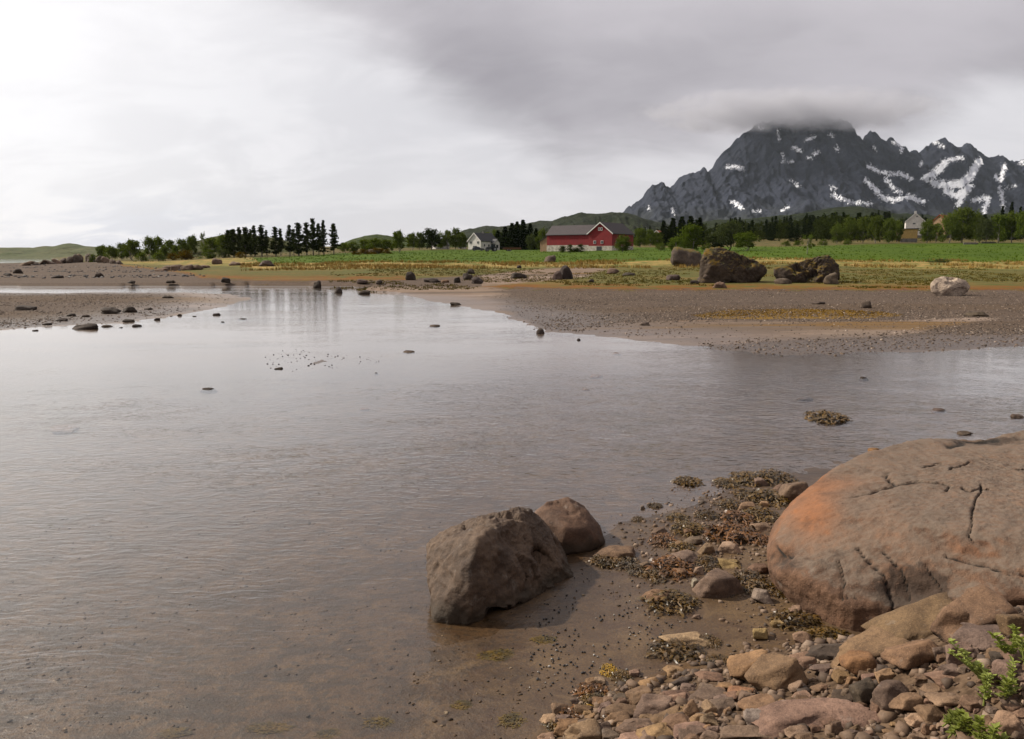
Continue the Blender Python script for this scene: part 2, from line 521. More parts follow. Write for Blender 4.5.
# wet, glossy low ground
wet = t.math('MULTIPLY', t.step(sep.outputs[2], 0.16, 0.01), t.step(t.attr('bank'), 0.6, -0.2))
base = t.mix(t.math('MULTIPLY', wet, 0.38), base, t.mix(1.0, base, (0.55, 0.53, 0.50), 'MULTIPLY'))
veg = t.math('MAXIMUM', mz, t.math('MAXIMUM', dz, gz))
h = t.math('ADD', t.math('MULTIPLY', nm, 0.040), t.math('MULTIPLY', nf, 0.018))
h = t.math('ADD', h, t.math('MULTIPLY', ng, 0.006))
h = t.math('ADD', h, t.math('MULTIPLY', t.math('MULTIPLY', gm, vg.outputs['Distance']), -0.05))
h = t.math('ADD', h, t.math('MULTIPLY', t.math('MULTIPLY', veg, nb), 0.5))
bmp = t.node('ShaderNodeBump', Strength=0.55, Distance=1.0, Height=h)
rough = t.step(wet, 0.0, 1.0, 0.95, 0.42)
b = t.node('ShaderNodeBsdfPrincipled', Base__Color=base, Roughness=rough, Normal=bmp)
t.set(b.inputs['Specular IOR Level'], t.step(wet, 0.0, 1.0, 0.1, 0.4))
MAT_GROUND = finish(m, t, b)
ground = tag(obj('ground', ground_me, MAT_GROUND), kind='structure')

# the roadside terrace the photograph is taken from
bm = bmesh.new()
bmesh.ops.create_grid(bm, x_segments=24, y_segments=24, size=1)
for v in bm.verts:
    v.co = Vector((v.co.x * 140, -72 + v.co.y * 70.5, 1.45 + 0.03 * math.sin(v.co.x * 40)))
me = bpy.data.meshes.new('roadside_ground'); bm.to_mesh(me); bm.free()
tag(obj('roadside_ground', me, simple('roadside_soil', (0.16, 0.13, 0.10), 0.95, 0.3, 3.0)), kind='structure')

# ------------------------------------------------------------------ water
m, t = mat_base('shallow_water')
p = t.pos()
nd = t.noise(t.mapv(p, (1, 1, 1), (0, 0, 0), (0, 0, R(8))), 0.55, 3.0, 0.5)
warp = t.node('ShaderNodeVectorMath', _operation='ADD', i0=p, i1=t.node('ShaderNodeCombineXYZ', i0=0.0, i1=t.math('MULTIPLY', nd, 0.9), i2=0.0))
r1 = t.noise(t.mapv(warp, (3.0, 7.0, 1), (0, 0, 0), (0, 0, R(10))), 1.25, 2.0, 0.5)
r2 = t.noise(t.mapv(warp, (3.5, 9.0, 1), (5, 3, 0), (0, 0, R(-10))), 1.9, 2.0, 0.5)
r3 = t.noise(t.mapv(p, (0.5, 1.5, 1), (1, 8, 0)), 1.0, 2.0, 0.5)
hh = t.math('ADD', t.math('MULTIPLY', r1, 0.0095), t.math('MULTIPLY', r2, 0.0042))
ruff = t.noise(t.mapv(p, (0.5, 1.0, 1), (7, 1, 0)), 0.16, 3.0, 0.5)
pxy = t.node('ShaderNodeSeparateXYZ', i0=p)
# the water lies calm in the lee of the near stones
lee = t.step(t.math('ADD', t.math('MULTIPLY', pxy.outputs[0], 0.55), t.math('MULTIPLY', pxy.outputs[1], -0.9)), -8.6, -5.0, 1.0, 0.16)
amp = t.math('MULTIPLY', t.step(ruff, 0.36, 0.6, 0.45, 1.0), lee)
amp = t.math('MULTIPLY', amp, t.step(pxy.outputs[1], 26, 8, 0.5, 2.3))
hh = t.math('ADD', t.math('MULTIPLY', hh, amp), t.math('MULTIPLY', r3, 0.0015))
bmp = t.node('ShaderNodeBump', Strength=1.0, Distance=1.0, Height=hh)
inc = t.n.new('ShaderNodeNewGeometry').outputs['Incoming']
cosv = t.math('ABSOLUTE', t.node('ShaderNodeVectorMath', _operation='DOT_PRODUCT', i0=bmp.outputs[0], i1=inc).outputs['Value'])
fres = t.math('ADD', 0.02, t.math('MULTIPLY', 0.98, t.math('POWER', t.math('SUBTRACT', 1.0, cosv, clamp=True), 5.0)), clamp=True)
gl_ = t.node('ShaderNodeBsdfGlossy', Color=(1, 1, 1), Roughness=0.03, Normal=bmp)
tr_ = t.node('ShaderNodeBsdfTransparent', Color=(0.93, 0.89, 0.83))
MAT_WATER = finish(m, t, t.node('ShaderNodeMixShader', i0=fres, i1=tr_, i2=gl_))
bm = bmesh.new()
bmesh.ops.create_grid(bm, x_segments=30, y_segments=30, size=1)
for v in bm.verts:
    v.co = Vector((v.co.x * 4200, 2.0 + (v.co.y * 0.5 + 0.5) * 3600, 0.0))
me = bpy.data.meshes.new('water'); bm.to_mesh(me); bm.free()
tag(obj('water', me, MAT_WATER), kind='structure')


# ------------------------------------------------------------------ mountain and hills
def ridge_mesh(name, prof, dist, front, back, nx, ny, amp, seed, foot=0.0, rough_scale=1.0, px0=None, px1=None, jag=0.0):
    """a range whose skyline runs through prof; the ridge stands dist away, its foot front/back of it"""
    prof = sorted(prof)
    xs = np.linspace(px0 if px0 is not None else prof[0][0], px1 if px1 is not None else prof[-1][0], nx)
    py = np.interp(xs, [a for a, b in prof], [b for a, b in prof])
    py = py + jag * fbm(np.stack([xs * 0.23, 0 * xs, 0 * xs], -1), 4, seed + 3, 0.6, True)
    top = np.array([PD(512, q, dist)[2] for q in py])
    x = (xs - 512) / FPX * CT * dist
    tt = np.linspace(0, 1, ny)
    V = []
    for q in tt:
        if q < 0.72:
            k = q / 0.72
            yy = dist - front * (1 - k)
            zz = foot + (top - foot) * (0.16 * k + 0.84 * k ** 1.5)
        else:
            k = (q - 0.72) / 0.28
            yy = dist + back * k
            zz = foot + (top - foot) * (1 - k ** 0.8)
        V.append(np.stack([x * (1 + (yy / dist - 1) * 0.5), np.full_like(x, yy), zz], -1))
    V = np.concatenate(V)
    S = rough_scale
    Q = V / S
    hrel = np.clip((V[:, 2] - foot) / max(top.max() - foot, 1), 0, 1)
    lim = np.clip((V[:, 2] - foot) / (0.25 * (top.max() - foot)), 0, 1)
    big = fbm(Q * np.array([1.0, 0.5, 0.18]), 5, seed, 0.5, True)
    fine = fbm(Q * np.array([4.0, 2.0, 0.9]), 4, seed + 31, 0.55, True)
    crest = 1 - 0.65 * np.exp(-((V[:, 1] - dist) / (0.14 * front)) ** 2)
    V[:, 2] += amp * lim * crest * (0.75 * big + 0.30 * fine - 0.30)
    V[:, 1] += -amp * 1.3 * lim * (0.9 * fbm(Q * np.array([0.8, 0.3, 0.16]) + 9, 4, seed + 7, 0.5, True) + 0.24 * fine)
    ii = np.arange((ny - 1) * (nx - 1))
    r, c = ii // (nx - 1), ii % (nx - 1)
    a = r * nx + c
    return V, np.stack([a, a + 1, a + nx + 1, a + nx], -1)

MT = [(560, 232), (600, 226), (618, 214), (626, 208), (640, 196), (650, 186), (658, 183), (668, 187), (678, 177), (690, 173), (698, 167), (704, 171), (712, 158), (722, 149),
      (735, 137), (748, 127), (754, 122), (762, 119), (785, 118), (805, 117.5), (830, 119), (839, 124), (846, 136), (853, 140), (861, 131), (867, 134), (876, 144), (881, 137),
      (890, 144), (900, 149), (912, 152), (921, 145), (929, 140), (936, 147), (942, 142), (952, 148), (958, 144), (966, 151), (976, 158), (986, 156), (991, 153), (998, 160),
      (1010, 161), (1019, 158), (1026, 163), (1060, 150), (1100, 168), (1150, 172), (1220, 190), (1300, 220)]
V, F = ridge_mesh('mountain', MT, 5000.0, 1500.0, 700.0, 740, 280, 80.0, 3, foot=-20.0, rough_scale=190.0, jag=2.2)
mt_me = mesh_np('mountain', V, F)
spx, spy = project(V)
zz = lambda pts: [(610 + a / 2.473, 90 + b / 2.473) for a, b in pts]
SNOW = [  # lines of snow lying in gullies and on ledges: points, half width
    (zz([(780, 218), (810, 200), (830, 178)]), 5.5), (zz([(800, 228), (835, 235), (868, 232), (892, 212), (912, 178)]), 6.0), (zz([(835, 172), (870, 168)]), 2.4),
    (zz([(830, 250), (860, 262), (890, 240)]), 5.0), (zz([(860, 285), (880, 250)]), 4.0),
    (zz([(640, 188), (660, 200), (690, 208), (712, 206), (745, 220)]), 2.6), (zz([(632, 222), (660, 250), (676, 268), (700, 272), (740, 262), (775, 278)]), 3.2),
    (zz([(680, 218), (704, 246), (720, 256)]), 2.4), (zz([(550, 262), (575, 268), (590, 276), (645, 281)]), 2.6),
    (zz([(290, 192), (305, 188), (330, 196)]), 2.6), (zz([(302, 276), (318, 284), (326, 292)]), 3.2), (zz([(368, 90), (378, 94)]), 1.8), (zz([(416, 100), (418, 124)]), 1.0),
    (zz([(484, 124), (504, 116)]), 2.4), (zz([(455, 143), (472, 150)]), 2.6), (zz([(505, 158), (516, 152)]), 2.2), (zz([(425, 160), (430, 180), (452, 178)]), 1.3),
    (zz([(490, 168), (500, 170)]), 1.6), (zz([(560, 142), (562, 150)]), 1.4), (zz([(975, 188), (966, 225), (955, 215)]), 3.0), (zz([(964, 240), (972, 285)]), 2.6),
    (zz([(900, 272), (935, 268), (925, 300)]), 3.4), (zz([(425, 298), (441, 288)]), 1.4), (zz([(355, 302), (372, 298)]), 1.2), (zz([(985, 240), (1000, 238)]), 1.6),
    (zz([(770, 185), (772, 178)]), 1.6), (zz([(700, 130), (722, 138), (720, 152)]), 2.0), (zz([(654, 142), (656, 150)]), 1.4), (zz([(155, 295), (157, 305)]), 1.2), (zz([(95, 290), (97, 294)]), 1.2),
    (zz([(545, 108), (550, 114)]), 1.6), (zz([(450, 225), (470, 240)]), 1.2), (zz([(545, 240), (560, 244)]), 1.6), (zz([(805, 130), (825, 140)]), 1.8), (zz([(1015, 180), (1024, 176)]), 2.0),
]
snow = np.full(len(V), -9.0)
for pts, w in SNOW:
    snow = np.maximum(snow, w * (0.62 if pts[0][0] > 860 else 0.42) - dpolyline(spx, spy, pts))
add_attr(mt_me, 'snow', np.where(V[:, 1] < 5120, snow, -9))
m, t = mat_base('mountain_rock')
p = t.pos()
n1 = t.noise(t.mapv(p, (1, 0.6, 0.35)), 0.010, 8.0, 0.65)
n2 = t.noise(t.mapv(p, (1, 0.7, 0.45)), 0.075, 6.0, 0.72)
n3 = t.noise(p, 0.16, 4.0, 0.65)
c = t.mix(t.step(n1, 0.34, 0.66), (0.009, 0.012, 0.024), (0.025, 0.030, 0.048))
c = t.mix(t.step(n2, 0.40, 0.66, 0.0, 0.6), c, (0.008, 0.010, 0.020))
pz = t.node('ShaderNodeSeparateXYZ', i0=p).outputs[2]
c = t.mix(t.math('MULTIPLY', t.step(t.math('ADD', pz, t.math('MULTIPLY', n1, 260)), 430, 190), 0.65), c, (0.040, 0.044, 0.026))
sn = t.math('ADD', t.attr('snow'), t.math('ADD', t.math('MULTIPLY', t.math('SUBTRACT', n2, 0.5), 16.0), t.math('MULTIPLY', t.math('SUBTRACT', n3, 0.5), 9.0)))
sf = t.step(sn, -0.25, 0.25)
high = t.math('MULTIPLY', t.step(pz, 420, 700), t.step(n3, 0.66, 0.72))
sf = t.math('MAXIMUM', sf, t.math('MULTIPLY', high, 0.35))
c = t.mix(t.math('MULTIPLY', sf, t.step(n3, 0.25, 0.55, 0.65, 1.0)), c, (0.78, 0.79, 0.83))
hh = t.math('ADD', t.math('MULTIPLY', n2, 16.0), t.math('MULTIPLY', n3, 7.0))
b = t.node('ShaderNodeBsdfPrincipled', Base__Color=c, Roughness=0.9, Normal=t.node('ShaderNodeBump', Strength=0.9, Distance=1.0, Height=hh))
b.inputs['Specular IOR Level'].default_value = 0.15
MAT_MOUNTAIN = finish(m, t, b)
tag(obj('mountain', mt_me, MAT_MOUNTAIN), kind='structure')

def hill_mat(name, c1, c2, c3, scale):
    m, t = mat_base(name)
    p = t.pos()
    v = t.node('ShaderNodeTexVoronoi', Vector=p, Scale=scale)
    n = t.noise(p, scale * 0.25, 6.0, 0.65)
    n2 = t.noise(p, scale * 2.2, 4.0, 0.65)
    c = t.mix(t.step(n, 0.36, 0.64), c1, c2)
    c = t.mix(t.step(n2, 0.45, 0.68, 0.0, 0.7), c, c3)
    hh = t.math('ADD', t.math('MULTIPLY', v.outputs['Distance'], -3.0), t.math('MULTIPLY', n2, 2.0))
    b = t.node('ShaderNodeBsdfPrincipled', Base__Color=c, Roughness=0.95, Normal=t.node('ShaderNodeBump', Strength=0.8, Distance=1.0, Height=hh))
    b.inputs['Specular IOR Level'].default_value = 0.1
    return finish(m, t, b)

HILLS = [
    ('hill', [(440, 240), (470, 228), (500, 225), (530, 222), (552, 221), (566, 216.5), (580, 213.5), (598, 212.5), (618, 212), (630, 214.5), (642, 219), (665, 225), (700, 236)],
     1250, 600, 300, 14, hill_mat('hill_wood', (0.010, 0.015, 0.007), (0.018, 0.023, 0.011), (0.030, 0.029, 0.018), 0.12)),
    ('hill', [(322, 252), (335, 246), (350, 240.5), (365, 236), (378, 234.5), (392, 236), (415, 239), (440, 240), (480, 244), (520, 250)],
     470, 130, 90, 3.0, hill_mat('hill_birch', (0.036, 0.052, 0.017), (0.066, 0.080, 0.028), (0.022, 0.032, 0.012), 0.35)),
    ('hill', [(640, 236), (700, 222), (760, 216), (800, 212), (830, 207), (855, 206), (890, 212), (930, 216), (980, 214), (1024, 211), (1100, 208), (1300, 216)],
     900, 350, 250, 9, hill_mat('hill_spruce', (0.011, 0.017, 0.008), (0.020, 0.027, 0.012), (0.030, 0.032, 0.017), 0.2)),
    ('hill', [(-500, 243), (-120, 247), (-40, 248), (0, 247), (20, 247.2), (36, 247.5), (46, 246), (56, 246.5), (64, 244.5), (72, 243.2), (80, 244), (88, 246), (103, 246.5), (118, 248.5), (140, 249), (200, 252)],
     1750, 420, 300, 8, hill_mat('hill_heath', (0.066, 0.078, 0.034), (0.098, 0.098, 0.048), (0.045, 0.046, 0.030), 0.08)),
    ('hill', [(150, 256), (175, 247), (195, 241), (212, 237), (228, 233.5), (250, 234), (275, 238), (310, 246), (330, 252)],
     345, 70, 80, 1.6, hill_mat('hill_scrub', (0.034, 0.046, 0.017), (0.070, 0.080, 0.030), (0.10, 0.066, 0.030), 0.5)),
]
for i, (nm_, prof, dist, fr, bk_, amp, mt_) in enumerate(HILLS):
    V, F = ridge_mesh(nm_, prof, dist, fr, bk_, 260, 60, amp, 40 + 5 * i, foot=-1.0, rough_scale=dist * 0.055)
    tag(obj(nm_, mesh_np(nm_, V, F), mt_), kind='structure')


# ------------------------------------------------------------------ trees
def leaf_mat(name, dark, light, rusty=None):
    m, t = mat_base(name)
    p = t.pos()
    info = t.n.new('ShaderNodeObjectInfo')
    n = t.noise(p, 0.9, 4.0, 0.6)
    n2 = t.noise(p, 5.0, 3.0, 0.6)
    c = t.mix(t.step(t.math('ADD', t.math('MULTIPLY', n, 0.7), t.math('MULTIPLY', n2, 0.3)), 0.36, 0.64), dark, light)
    c = t.mix(t.math('MULTIPLY', info.outputs['Random'], 0.45), c, t.mix(1.0, c, (0.62, 0.60, 0.55), 'MULTIPLY'))
    d = t.node('ShaderNodeBsdfDiffuse', Color=c, Roughness=0.6)
    tr = t.node('ShaderNodeBsdfTranslucent', Color=t.mix(1.0, c, (1.0, 1.05, 0.6), 'MULTIPLY'))
    return finish(m, t, t.node('ShaderNodeMixShader', i0=0.28, i1=d, i2=tr))

MAT_LEAF = {
    'birch': leaf_mat('birch_leaves', (0.074, 0.100, 0.028), (0.155, 0.185, 0.060)),
    'light': leaf_mat('fresh_leaves', (0.080, 0.112, 0.028), (0.150, 0.190, 0.055)),
    'grey': leaf_mat('willow_leaves', (0.055, 0.070, 0.034), (0.110, 0.125, 0.062)),
    'darkbirch': leaf_mat('dark_leaves', (0.026, 0.036, 0.012), (0.062, 0.076, 0.026)),
    'rust': leaf_mat('rusty_leaves', (0.085, 0.060, 0.020), (0.165, 0.110, 0.036)),
    'spruce': leaf_mat('spruce_needles', (0.011, 0.018, 0.008), (0.030, 0.040, 0.016)),
    'pine': leaf_mat('pine_needles', (0.018, 0.025, 0.011), (0.046, 0.056, 0.024)),
    'plant': leaf_mat('plant_leaves', (0.24, 0.27, 0.075), (0.44, 0.48, 0.20)),
}
MAT_BARK = simple('bark', (0.075, 0.062, 0.050), 0.9, 0.35, 3.0)
MAT_BIRCHBARK = simple('pale_bark', (0.20, 0.185, 0.16), 0.9, 0.35, 3.0)

def quads(rng, C, size, flat=0.0):
    n = len(C)
    a = rng.normal(size=(n, 3)); a[:, 2] *= (1 - flat)
    a /= np.linalg.norm(a, axis=1)[:, None]
    b = rng.normal(size=(n, 3)); b[:, 2] *= (1 - flat)
    b -= a * np.sum(a * b, 1)[:, None]
    b /= np.linalg.norm(b, axis=1)[:, None]
    s = (size * rng.uniform(0.6, 1.4, n))[:, None]
    a, b = a * s, b * s * rng.uniform(0.5, 1.0, n)[:, None]
    V = np.stack([C - a - b, C + a - b * 0.6, C + a * 0.8 + b, C - a * 0.7 + b], 1).reshape(-1, 3)
    return V, np.arange(4 * n).reshape(-1, 4)

def tube(path, radii, n=6):
    path = np.asarray(path, float)
    V, F = [], []
    for i, (q, r) in enumerate(zip(path, radii)):
        d = path[min(i + 1, len(path) - 1)] - path[max(i - 1, 0)]
        d = d / (np.linalg.norm(d) + 1e-9)
        a = np.cross(d, [0.31, 0.95, 0.1]); a /= np.linalg.norm(a)
        b = np.cross(d, a)
        for k in range(n):
            an = 2 * math.pi * k / n
            V.append(q + r * (math.cos(an) * a + math.sin(an) * b))
    for i in range(len(path) - 1):
        for k in range(n):
            F.append([i * n + k, i * n + (k + 1) % n, (i + 1) * n + (k + 1) % n, (i + 1) * n + k])
    return np.array(V), np.array(F)

def join(parts):
    V, F, o = [], [], 0
    for v, f in parts:
        V.append(v); F.append(f + o); o += len(v)
    return np.concatenate(V), np.concatenate(F)

def broadleaf(seed, low=0.10, K=34, per=95, leaf=0.024, spread=0.40, gappy=0.0):
    """a unit-high deciduous tree: (trunk and limbs), crown"""
    rng = np.random.default_rng(seed)
    limbs, tips = [], []
    lean = rng.normal(0, 0.03, 2)
    top = np.array([lean[0] * 2, lean[1] * 2, 0.80])
    limbs.append(tube([(0, 0, -0.03), (lean[0], lean[1], low), tuple((top + [lean[0], lean[1], low]) / 2), top], [0.026, 0.020, 0.013, 0.004]))
    for k in range(K):
        an = rng.uniform(0, 2 * math.pi)
        zc = low + (1 - low) * (0.06 + 0.88 * rng.uniform() ** 0.9)
        u = (zc - low) / (1 - low)
        rr = spread * math.sqrt(max(0.02, 1 - (2 * u - 0.8) ** 2 * 0.75)) * rng.uniform(0.35, 1.0)
        tip = np.array([rr * math.cos(an), rr * math.sin(an), min(zc, 0.95)])
        tips.append(tip)
        s = np.array([lean[0], lean[1], max(low * 0.7, zc - 0.30)])
        if k % 2 == 0:
            limbs.append(tube([s, (s + tip) / 2 + [0, 0, 0.03], tip], [0.009, 0.006, 0.002], 4))
    C = []
    for q in tips:
        n = int(per * rng.uniform(0.6, 1.3))
        s = rng.uniform(0.05, 0.105) * (1 - 0.4 * gappy)
        g = rng.normal(size=(n, 3)) * [s, s, s * 0.8]
        C.append(q + g)
    C = np.concatenate(C)
    C = C[(C[:, 2] > low * 0.55)]
    return join(limbs), quads(rng, C, leaf)

def conifer(seed, low=0.06, width=0.19, levels=24, leaf=0.020, ragged=0.3, power=0.85, per=9):
    rng = np.random.default_rng(seed)
    limbs = [tube([(0, 0, -0.03), (0.003, 0.002, 0.5), (0, 0, 0.99)], [0.020, 0.013, 0.002])]
    C = []
    for i in range(levels):
        z = low + (0.985 - low) * (i / (levels - 1)) ** 0.92
        r = width * (1 - (z - low) / (1 - low)) ** power + 0.008
        nb_ = int(5 + 9 * r / width)
        for k in range(nb_):
            an = rng.uniform(0, 2 * math.pi)
            rr = r * rng.uniform(1 - ragged, 1 + ragged * 0.35)
            s = rng.uniform(0.12, 1.0, per)
            C.append(np.stack([rr * s * math.cos(an), rr * s * math.sin(an), z - 0.22 * rr * s + 0.05 * rr * s * s + rng.normal(0, 0.006, per)], -1) + rng.normal(0, 0.008, (per, 3)))
            if k % 4 == 0:
                limbs.append(tube([(0, 0, z), (rr * .8 * math.cos(an), rr * .8 * math.sin(an), z - 0.16 * rr)], [0.005, 0.002], 3))
    C = np.concatenate(C)
    return join(limbs), quads(rng, C, leaf)

def pine(seed):
    rng = np.random.default_rng(seed)
    limbs = [tube([(0, 0, -0.03), (rng.normal(0, .012), rng.normal(0, .012), 0.5), (0, 0, 0.98)], [0.019, 0.014, 0.003])]
    C = []
    z = 0.10 + rng.uniform(0, 0.10)
    while z < 0.97:
        for k in range(rng.integers(3, 6)):
            an = rng.uniform(0, 2 * math.pi)
            u = (z - 0.2) / 0.8
            rr = 0.21 * (1 - u) ** 0.95 * rng.uniform(0.35, 1.2) * (0.6 + 0.4 * min(1, u * 5)) + 0.015
            tip = np.array([rr * math.cos(an), rr * math.sin(an), z + 0.015])
            n = int(34 * (0.4 + rr / 0.2))
            s = rng.uniform(0.15, 1.05, n)[:, None]
            C.append(np.array([0, 0, z]) + (tip - [0, 0, z]) * s + rng.normal(size=(n, 3)) * [0.022, 0.022, 0.014])
            limbs.append(tube([(0, 0, z - 0.01), tip], [0.006, 0.002], 3))
        z += rng.uniform(0.026, 0.075)
    return join(limbs), quads(rng, np.concatenate(C), 0.018)

def bush(seed, K=22, per=70):
    rng = np.random.default_rng(seed)
    limbs, C = [], []
    for k in range(K):
        an, u = rng.uniform(0, 2 * math.pi), rng.uniform(0.05, 1)
        rr = 0.5 * math.sqrt(1 - (u * 0.92) ** 2) * rng.uniform(0.3, 1.0)
        tip = np.array([rr * math.cos(an), rr * math.sin(an), u * 0.9])
        if k % 2 == 0:
            limbs.append(tube([(rr * .1 * math.cos(an), rr * .1 * math.sin(an), -0.03), tip * [.6, .6, .6], tip], [0.014, 0.009, 0.003], 4))
        C.append(tip + rng.normal(size=(per, 3)) * rng.uniform(0.06, 0.13))
    C = np.concatenate(C)
    C = C[C[:, 2] > -0.02]
    return join(limbs), quads(rng, C, 0.030)

TREE_SHAPES = {
    'birch': [broadleaf(s) for s in (1, 2, 3, 4, 5)],
    'sparse': [broadleaf(s, low=0.25, K=20, per=38, gappy=0.9) for s in (11, 12)],
    'spruce': [conifer(s, ragged=0.35) for s in (21, 22, 23, 24)],
    'pine': [pine(31), conifer(32, low=0.14, width=0.20, levels=15, ragged=0.75, power=0.6, per=8, leaf=0.021), pine(33), pine(34), conifer(35, low=0.12, width=0.18, levels=14, ragged=0.8, power=0.5, per=8, leaf=0.022), pine(36), pine(37)],
    'bush': [bush(s) for s in (41, 42, 43, 44)],
}
# share of the unit shape's height that its crown is wide, used to scale by width
SHAPE_W = {'birch': 0.92, 'sparse': 0.92, 'spruce': 0.40, 'pine': 0.42, 'bush': 1.12}
TREE_ME = {}
def tree_mesh(kind, leaf, i):
    key = (kind, leaf, i)
    if key not in TREE_ME:
        (tv, tf), (cv, cf) = TREE_SHAPES[kind][i]
        a = mesh_np('trunk', tv, tf)
        a.materials.append(MAT_BIRCHBARK if leaf in ('birch', 'light') else MAT_BARK)
        b = mesh_np('crown', cv, cf, smooth=False)
        b.materials.append(MAT_LEAF[leaf])
        TREE_ME[key] = (a, b)
    return TREE_ME[key]

trng = random.Random(77)
def tree(px, dist, top_py, width_px, kind, leaf, name, label, cat, group, idx):
    g = PX(px, dist)
    ztop = PD(px, top_py, dist)[2]
    h = max(ztop - g[2], 0.5) / 0.97
    w = width_px * dist / FPX / SHAPE_W[kind]
    ta, tb = tree_mesh(kind, leaf, idx % len(TREE_SHAPES[kind]))
    o = empty(name, g - [0, 0, 0.05], trng.uniform(0, 6.28), (w, w, h))
    obj('trunk', ta, parent=o)
    obj('crown', tb, parent=o)
    tag(o, label, cat, group)
    return o

ORD = ['first', 'second', 'third', 'fourth', 'fifth', 'sixth', 'seventh', 'eighth', 'ninth', 'tenth', 'eleventh', 'twelfth', 'thirteenth', 'fourteenth',
       'fifteenth', 'sixteenth', 'seventeenth', 'eighteenth', 'nineteenth', 'twentieth', 'twenty-first', 'twenty-second']
def row(items, kind, leaf, name, phrase, cat, group):
    items = sorted(items)
    for i, it in enumerate(items):
        px, dist, top, w = it[:4]
        k = it[4] if len(it) > 4 else kind
        lf = it[5] if len(it) > 5 else leaf
        tree(px, dist, top, w, k, lf, name, phrase.format(ORD[i]), cat, group, i * 3 + int(px))

row([(229, 262, 231, 15), (234, 252, 229, 17), (240, 266, 228.5, 15), (246, 255, 227.5, 17), (251, 270, 230, 13), (255, 260, 226.5, 14), (262, 256, 225.5, 15), (267, 272, 231, 11), (276, 258, 226.5, 13), (281, 266, 229, 9), (290, 258, 226, 12), (294, 268, 230, 9),
     (299, 252, 222.5, 16), (307, 262, 223, 14), (313.5, 255, 219.5, 15), (319, 268, 224, 11), (324, 256, 221.5, 14), (334, 258, 224, 13.5)],
    'pine', 'pine', 'pine_tree', 'tall dark conifer, {} from the left in the row left of the meadow', 'tree', 'dark conifers left of the meadow')
row([(102, 318, 246, 13), (111, 300, 246.5, 13), (122, 312, 243.5, 15), (133, 300, 241, 20), (150, 312, 238, 14), (159, 318, 237.5, 15), (170, 308, 240.5, 17), (182, 300, 239.5, 17),
     (193, 312, 236.5, 13), (204, 318, 233, 9, 'sparse'), (212, 306, 238.5, 18), (224, 296, 236, 17), (230, 320, 229, 8, 'sparse')],
    'birch', 'birch', 'birch_tree', 'green leafy tree, {} from the left above the rocky left shore', 'tree', 'leafy trees on the left shore')
row([(94, 292, 254.5, 12), (107, 282, 254, 10), (141, 280, 252, 13), (158, 272, 251.5, 13), (186, 270, 250.5, 20, 'bush', 'rust'), (172, 276, 253, 12, 'bush', 'rust'), (208, 262, 249.5, 17), (223, 258, 249, 14, 'bush', 'grey'),
     (240, 240, 252, 12, 'bush', 'rust')],
    'bush', 'birch', 'shore_bush', 'low shore bush, {} from the left below the leafy trees on the left', 'bush', 'bushes on the left shore')
row([(344, 290, 243, 12), (353, 280, 242, 13), (364, 285, 240, 15), (375, 275, 239, 18), (387, 278, 240, 16), (420, 330, 233, 13), (412, 326, 234, 13), (440, 350, 233, 11), (448, 350, 231.5, 12),
     (456, 352, 228.5, 13), (463, 356, 233, 11), (486, 372, 233, 11), (496, 375, 231, 12)],
    'birch', 'birch', 'birch_tree', 'green leafy tree, {} from the left between conifer row and white farmhouse', 'tree', 'leafy trees behind the meadow')
tree(398.5, 262, 232, 15, 'birch', 'birch', 'birch_tree', 'twin-stemmed green tree standing alone at the edge of the meadow', 'tree', None, 2)
tree(431, 326, 229.5, 19, 'birch', 'pine', 'broad_tree', 'dark flat-topped tree left of the white farmhouse', 'tree', None, 4)
row([(366, 250, 249, 14), (378, 246, 248, 18), (357, 246, 251, 10), (388, 250, 249.5, 10)], 'bush', 'rust', 'scrub_bush', 'brown scrub bush, {} from the left on the dark mound in the meadow', 'bush', 'scrub on the meadow mound')
row([(498, 352, 231, 17), (505, 346, 227, 20), (512, 344, 224, 21), (517, 352, 222.5, 18), (523, 344, 221, 21), (530, 348, 224.5, 19), (536, 354, 229, 16)],
    'spruce', 'spruce', 'spruce_tree', 'dense black-green spruce, {} from the left between farmhouse and barn', 'tree', 'spruces between farmhouse and barn')
row([(531, 318, 235, 11, 'birch', 'grey'), (543, 330, 229.5, 16), (550, 345, 231, 13)], 'birch', 'birch', 'birch_tree', 'leafy tree, {} from the left against the left end of the red barn', 'tree', 'leafy trees by the barn')
row([(563, 256, 245.5, 9), (571, 257, 244.8, 11), (580, 258, 244.5, 12)], 'bush', 'darkbirch', 'hedge_bush', 'dark hedge bush, {} from the left along the foot of the barn wing', 'bush', 'hedge along the barn')
tree(622.5, 243, 236, 17, 'birch', 'birch', 'round_tree', 'small round green tree in front of the red barn', 'tree', None, 1)
row([(640, 330, 229, 15), (650, 340, 230, 13), (657, 338, 233, 13)], 'birch', 'birch', 'birch_tree', 'green leafy tree, {} from the left just right of the barn', 'tree', 'leafy trees right of the barn')
row([(663, 362, 221.5, 19), (672, 368, 219, 21), (681, 372, 217.5, 20), (690, 370, 217, 22), (699, 366, 218.5, 19)], 'spruce', 'spruce', 'spruce_tree', 'dark spruce, {} from the left behind the pale green birches', 'tree', 'spruces behind the birches')
row([(676, 232, 237.5, 18), (692, 238, 226, 30), (728, 244, 223, 27, 'birch', 'grey'), (715, 240, 233, 22, 'birch', 'grey'), (745, 238, 233, 28)], 'birch', 'light', 'birch_tree', 'pale green young birch, {} from the left behind the mossy boulders', 'tree', 'pale birches behind the boulders')
tree(807, 205, 233.5, 15, 'sparse', 'light', 'young_birch', 'thin sparse sapling behind the right mossy boulder', 'tree', None, 0)
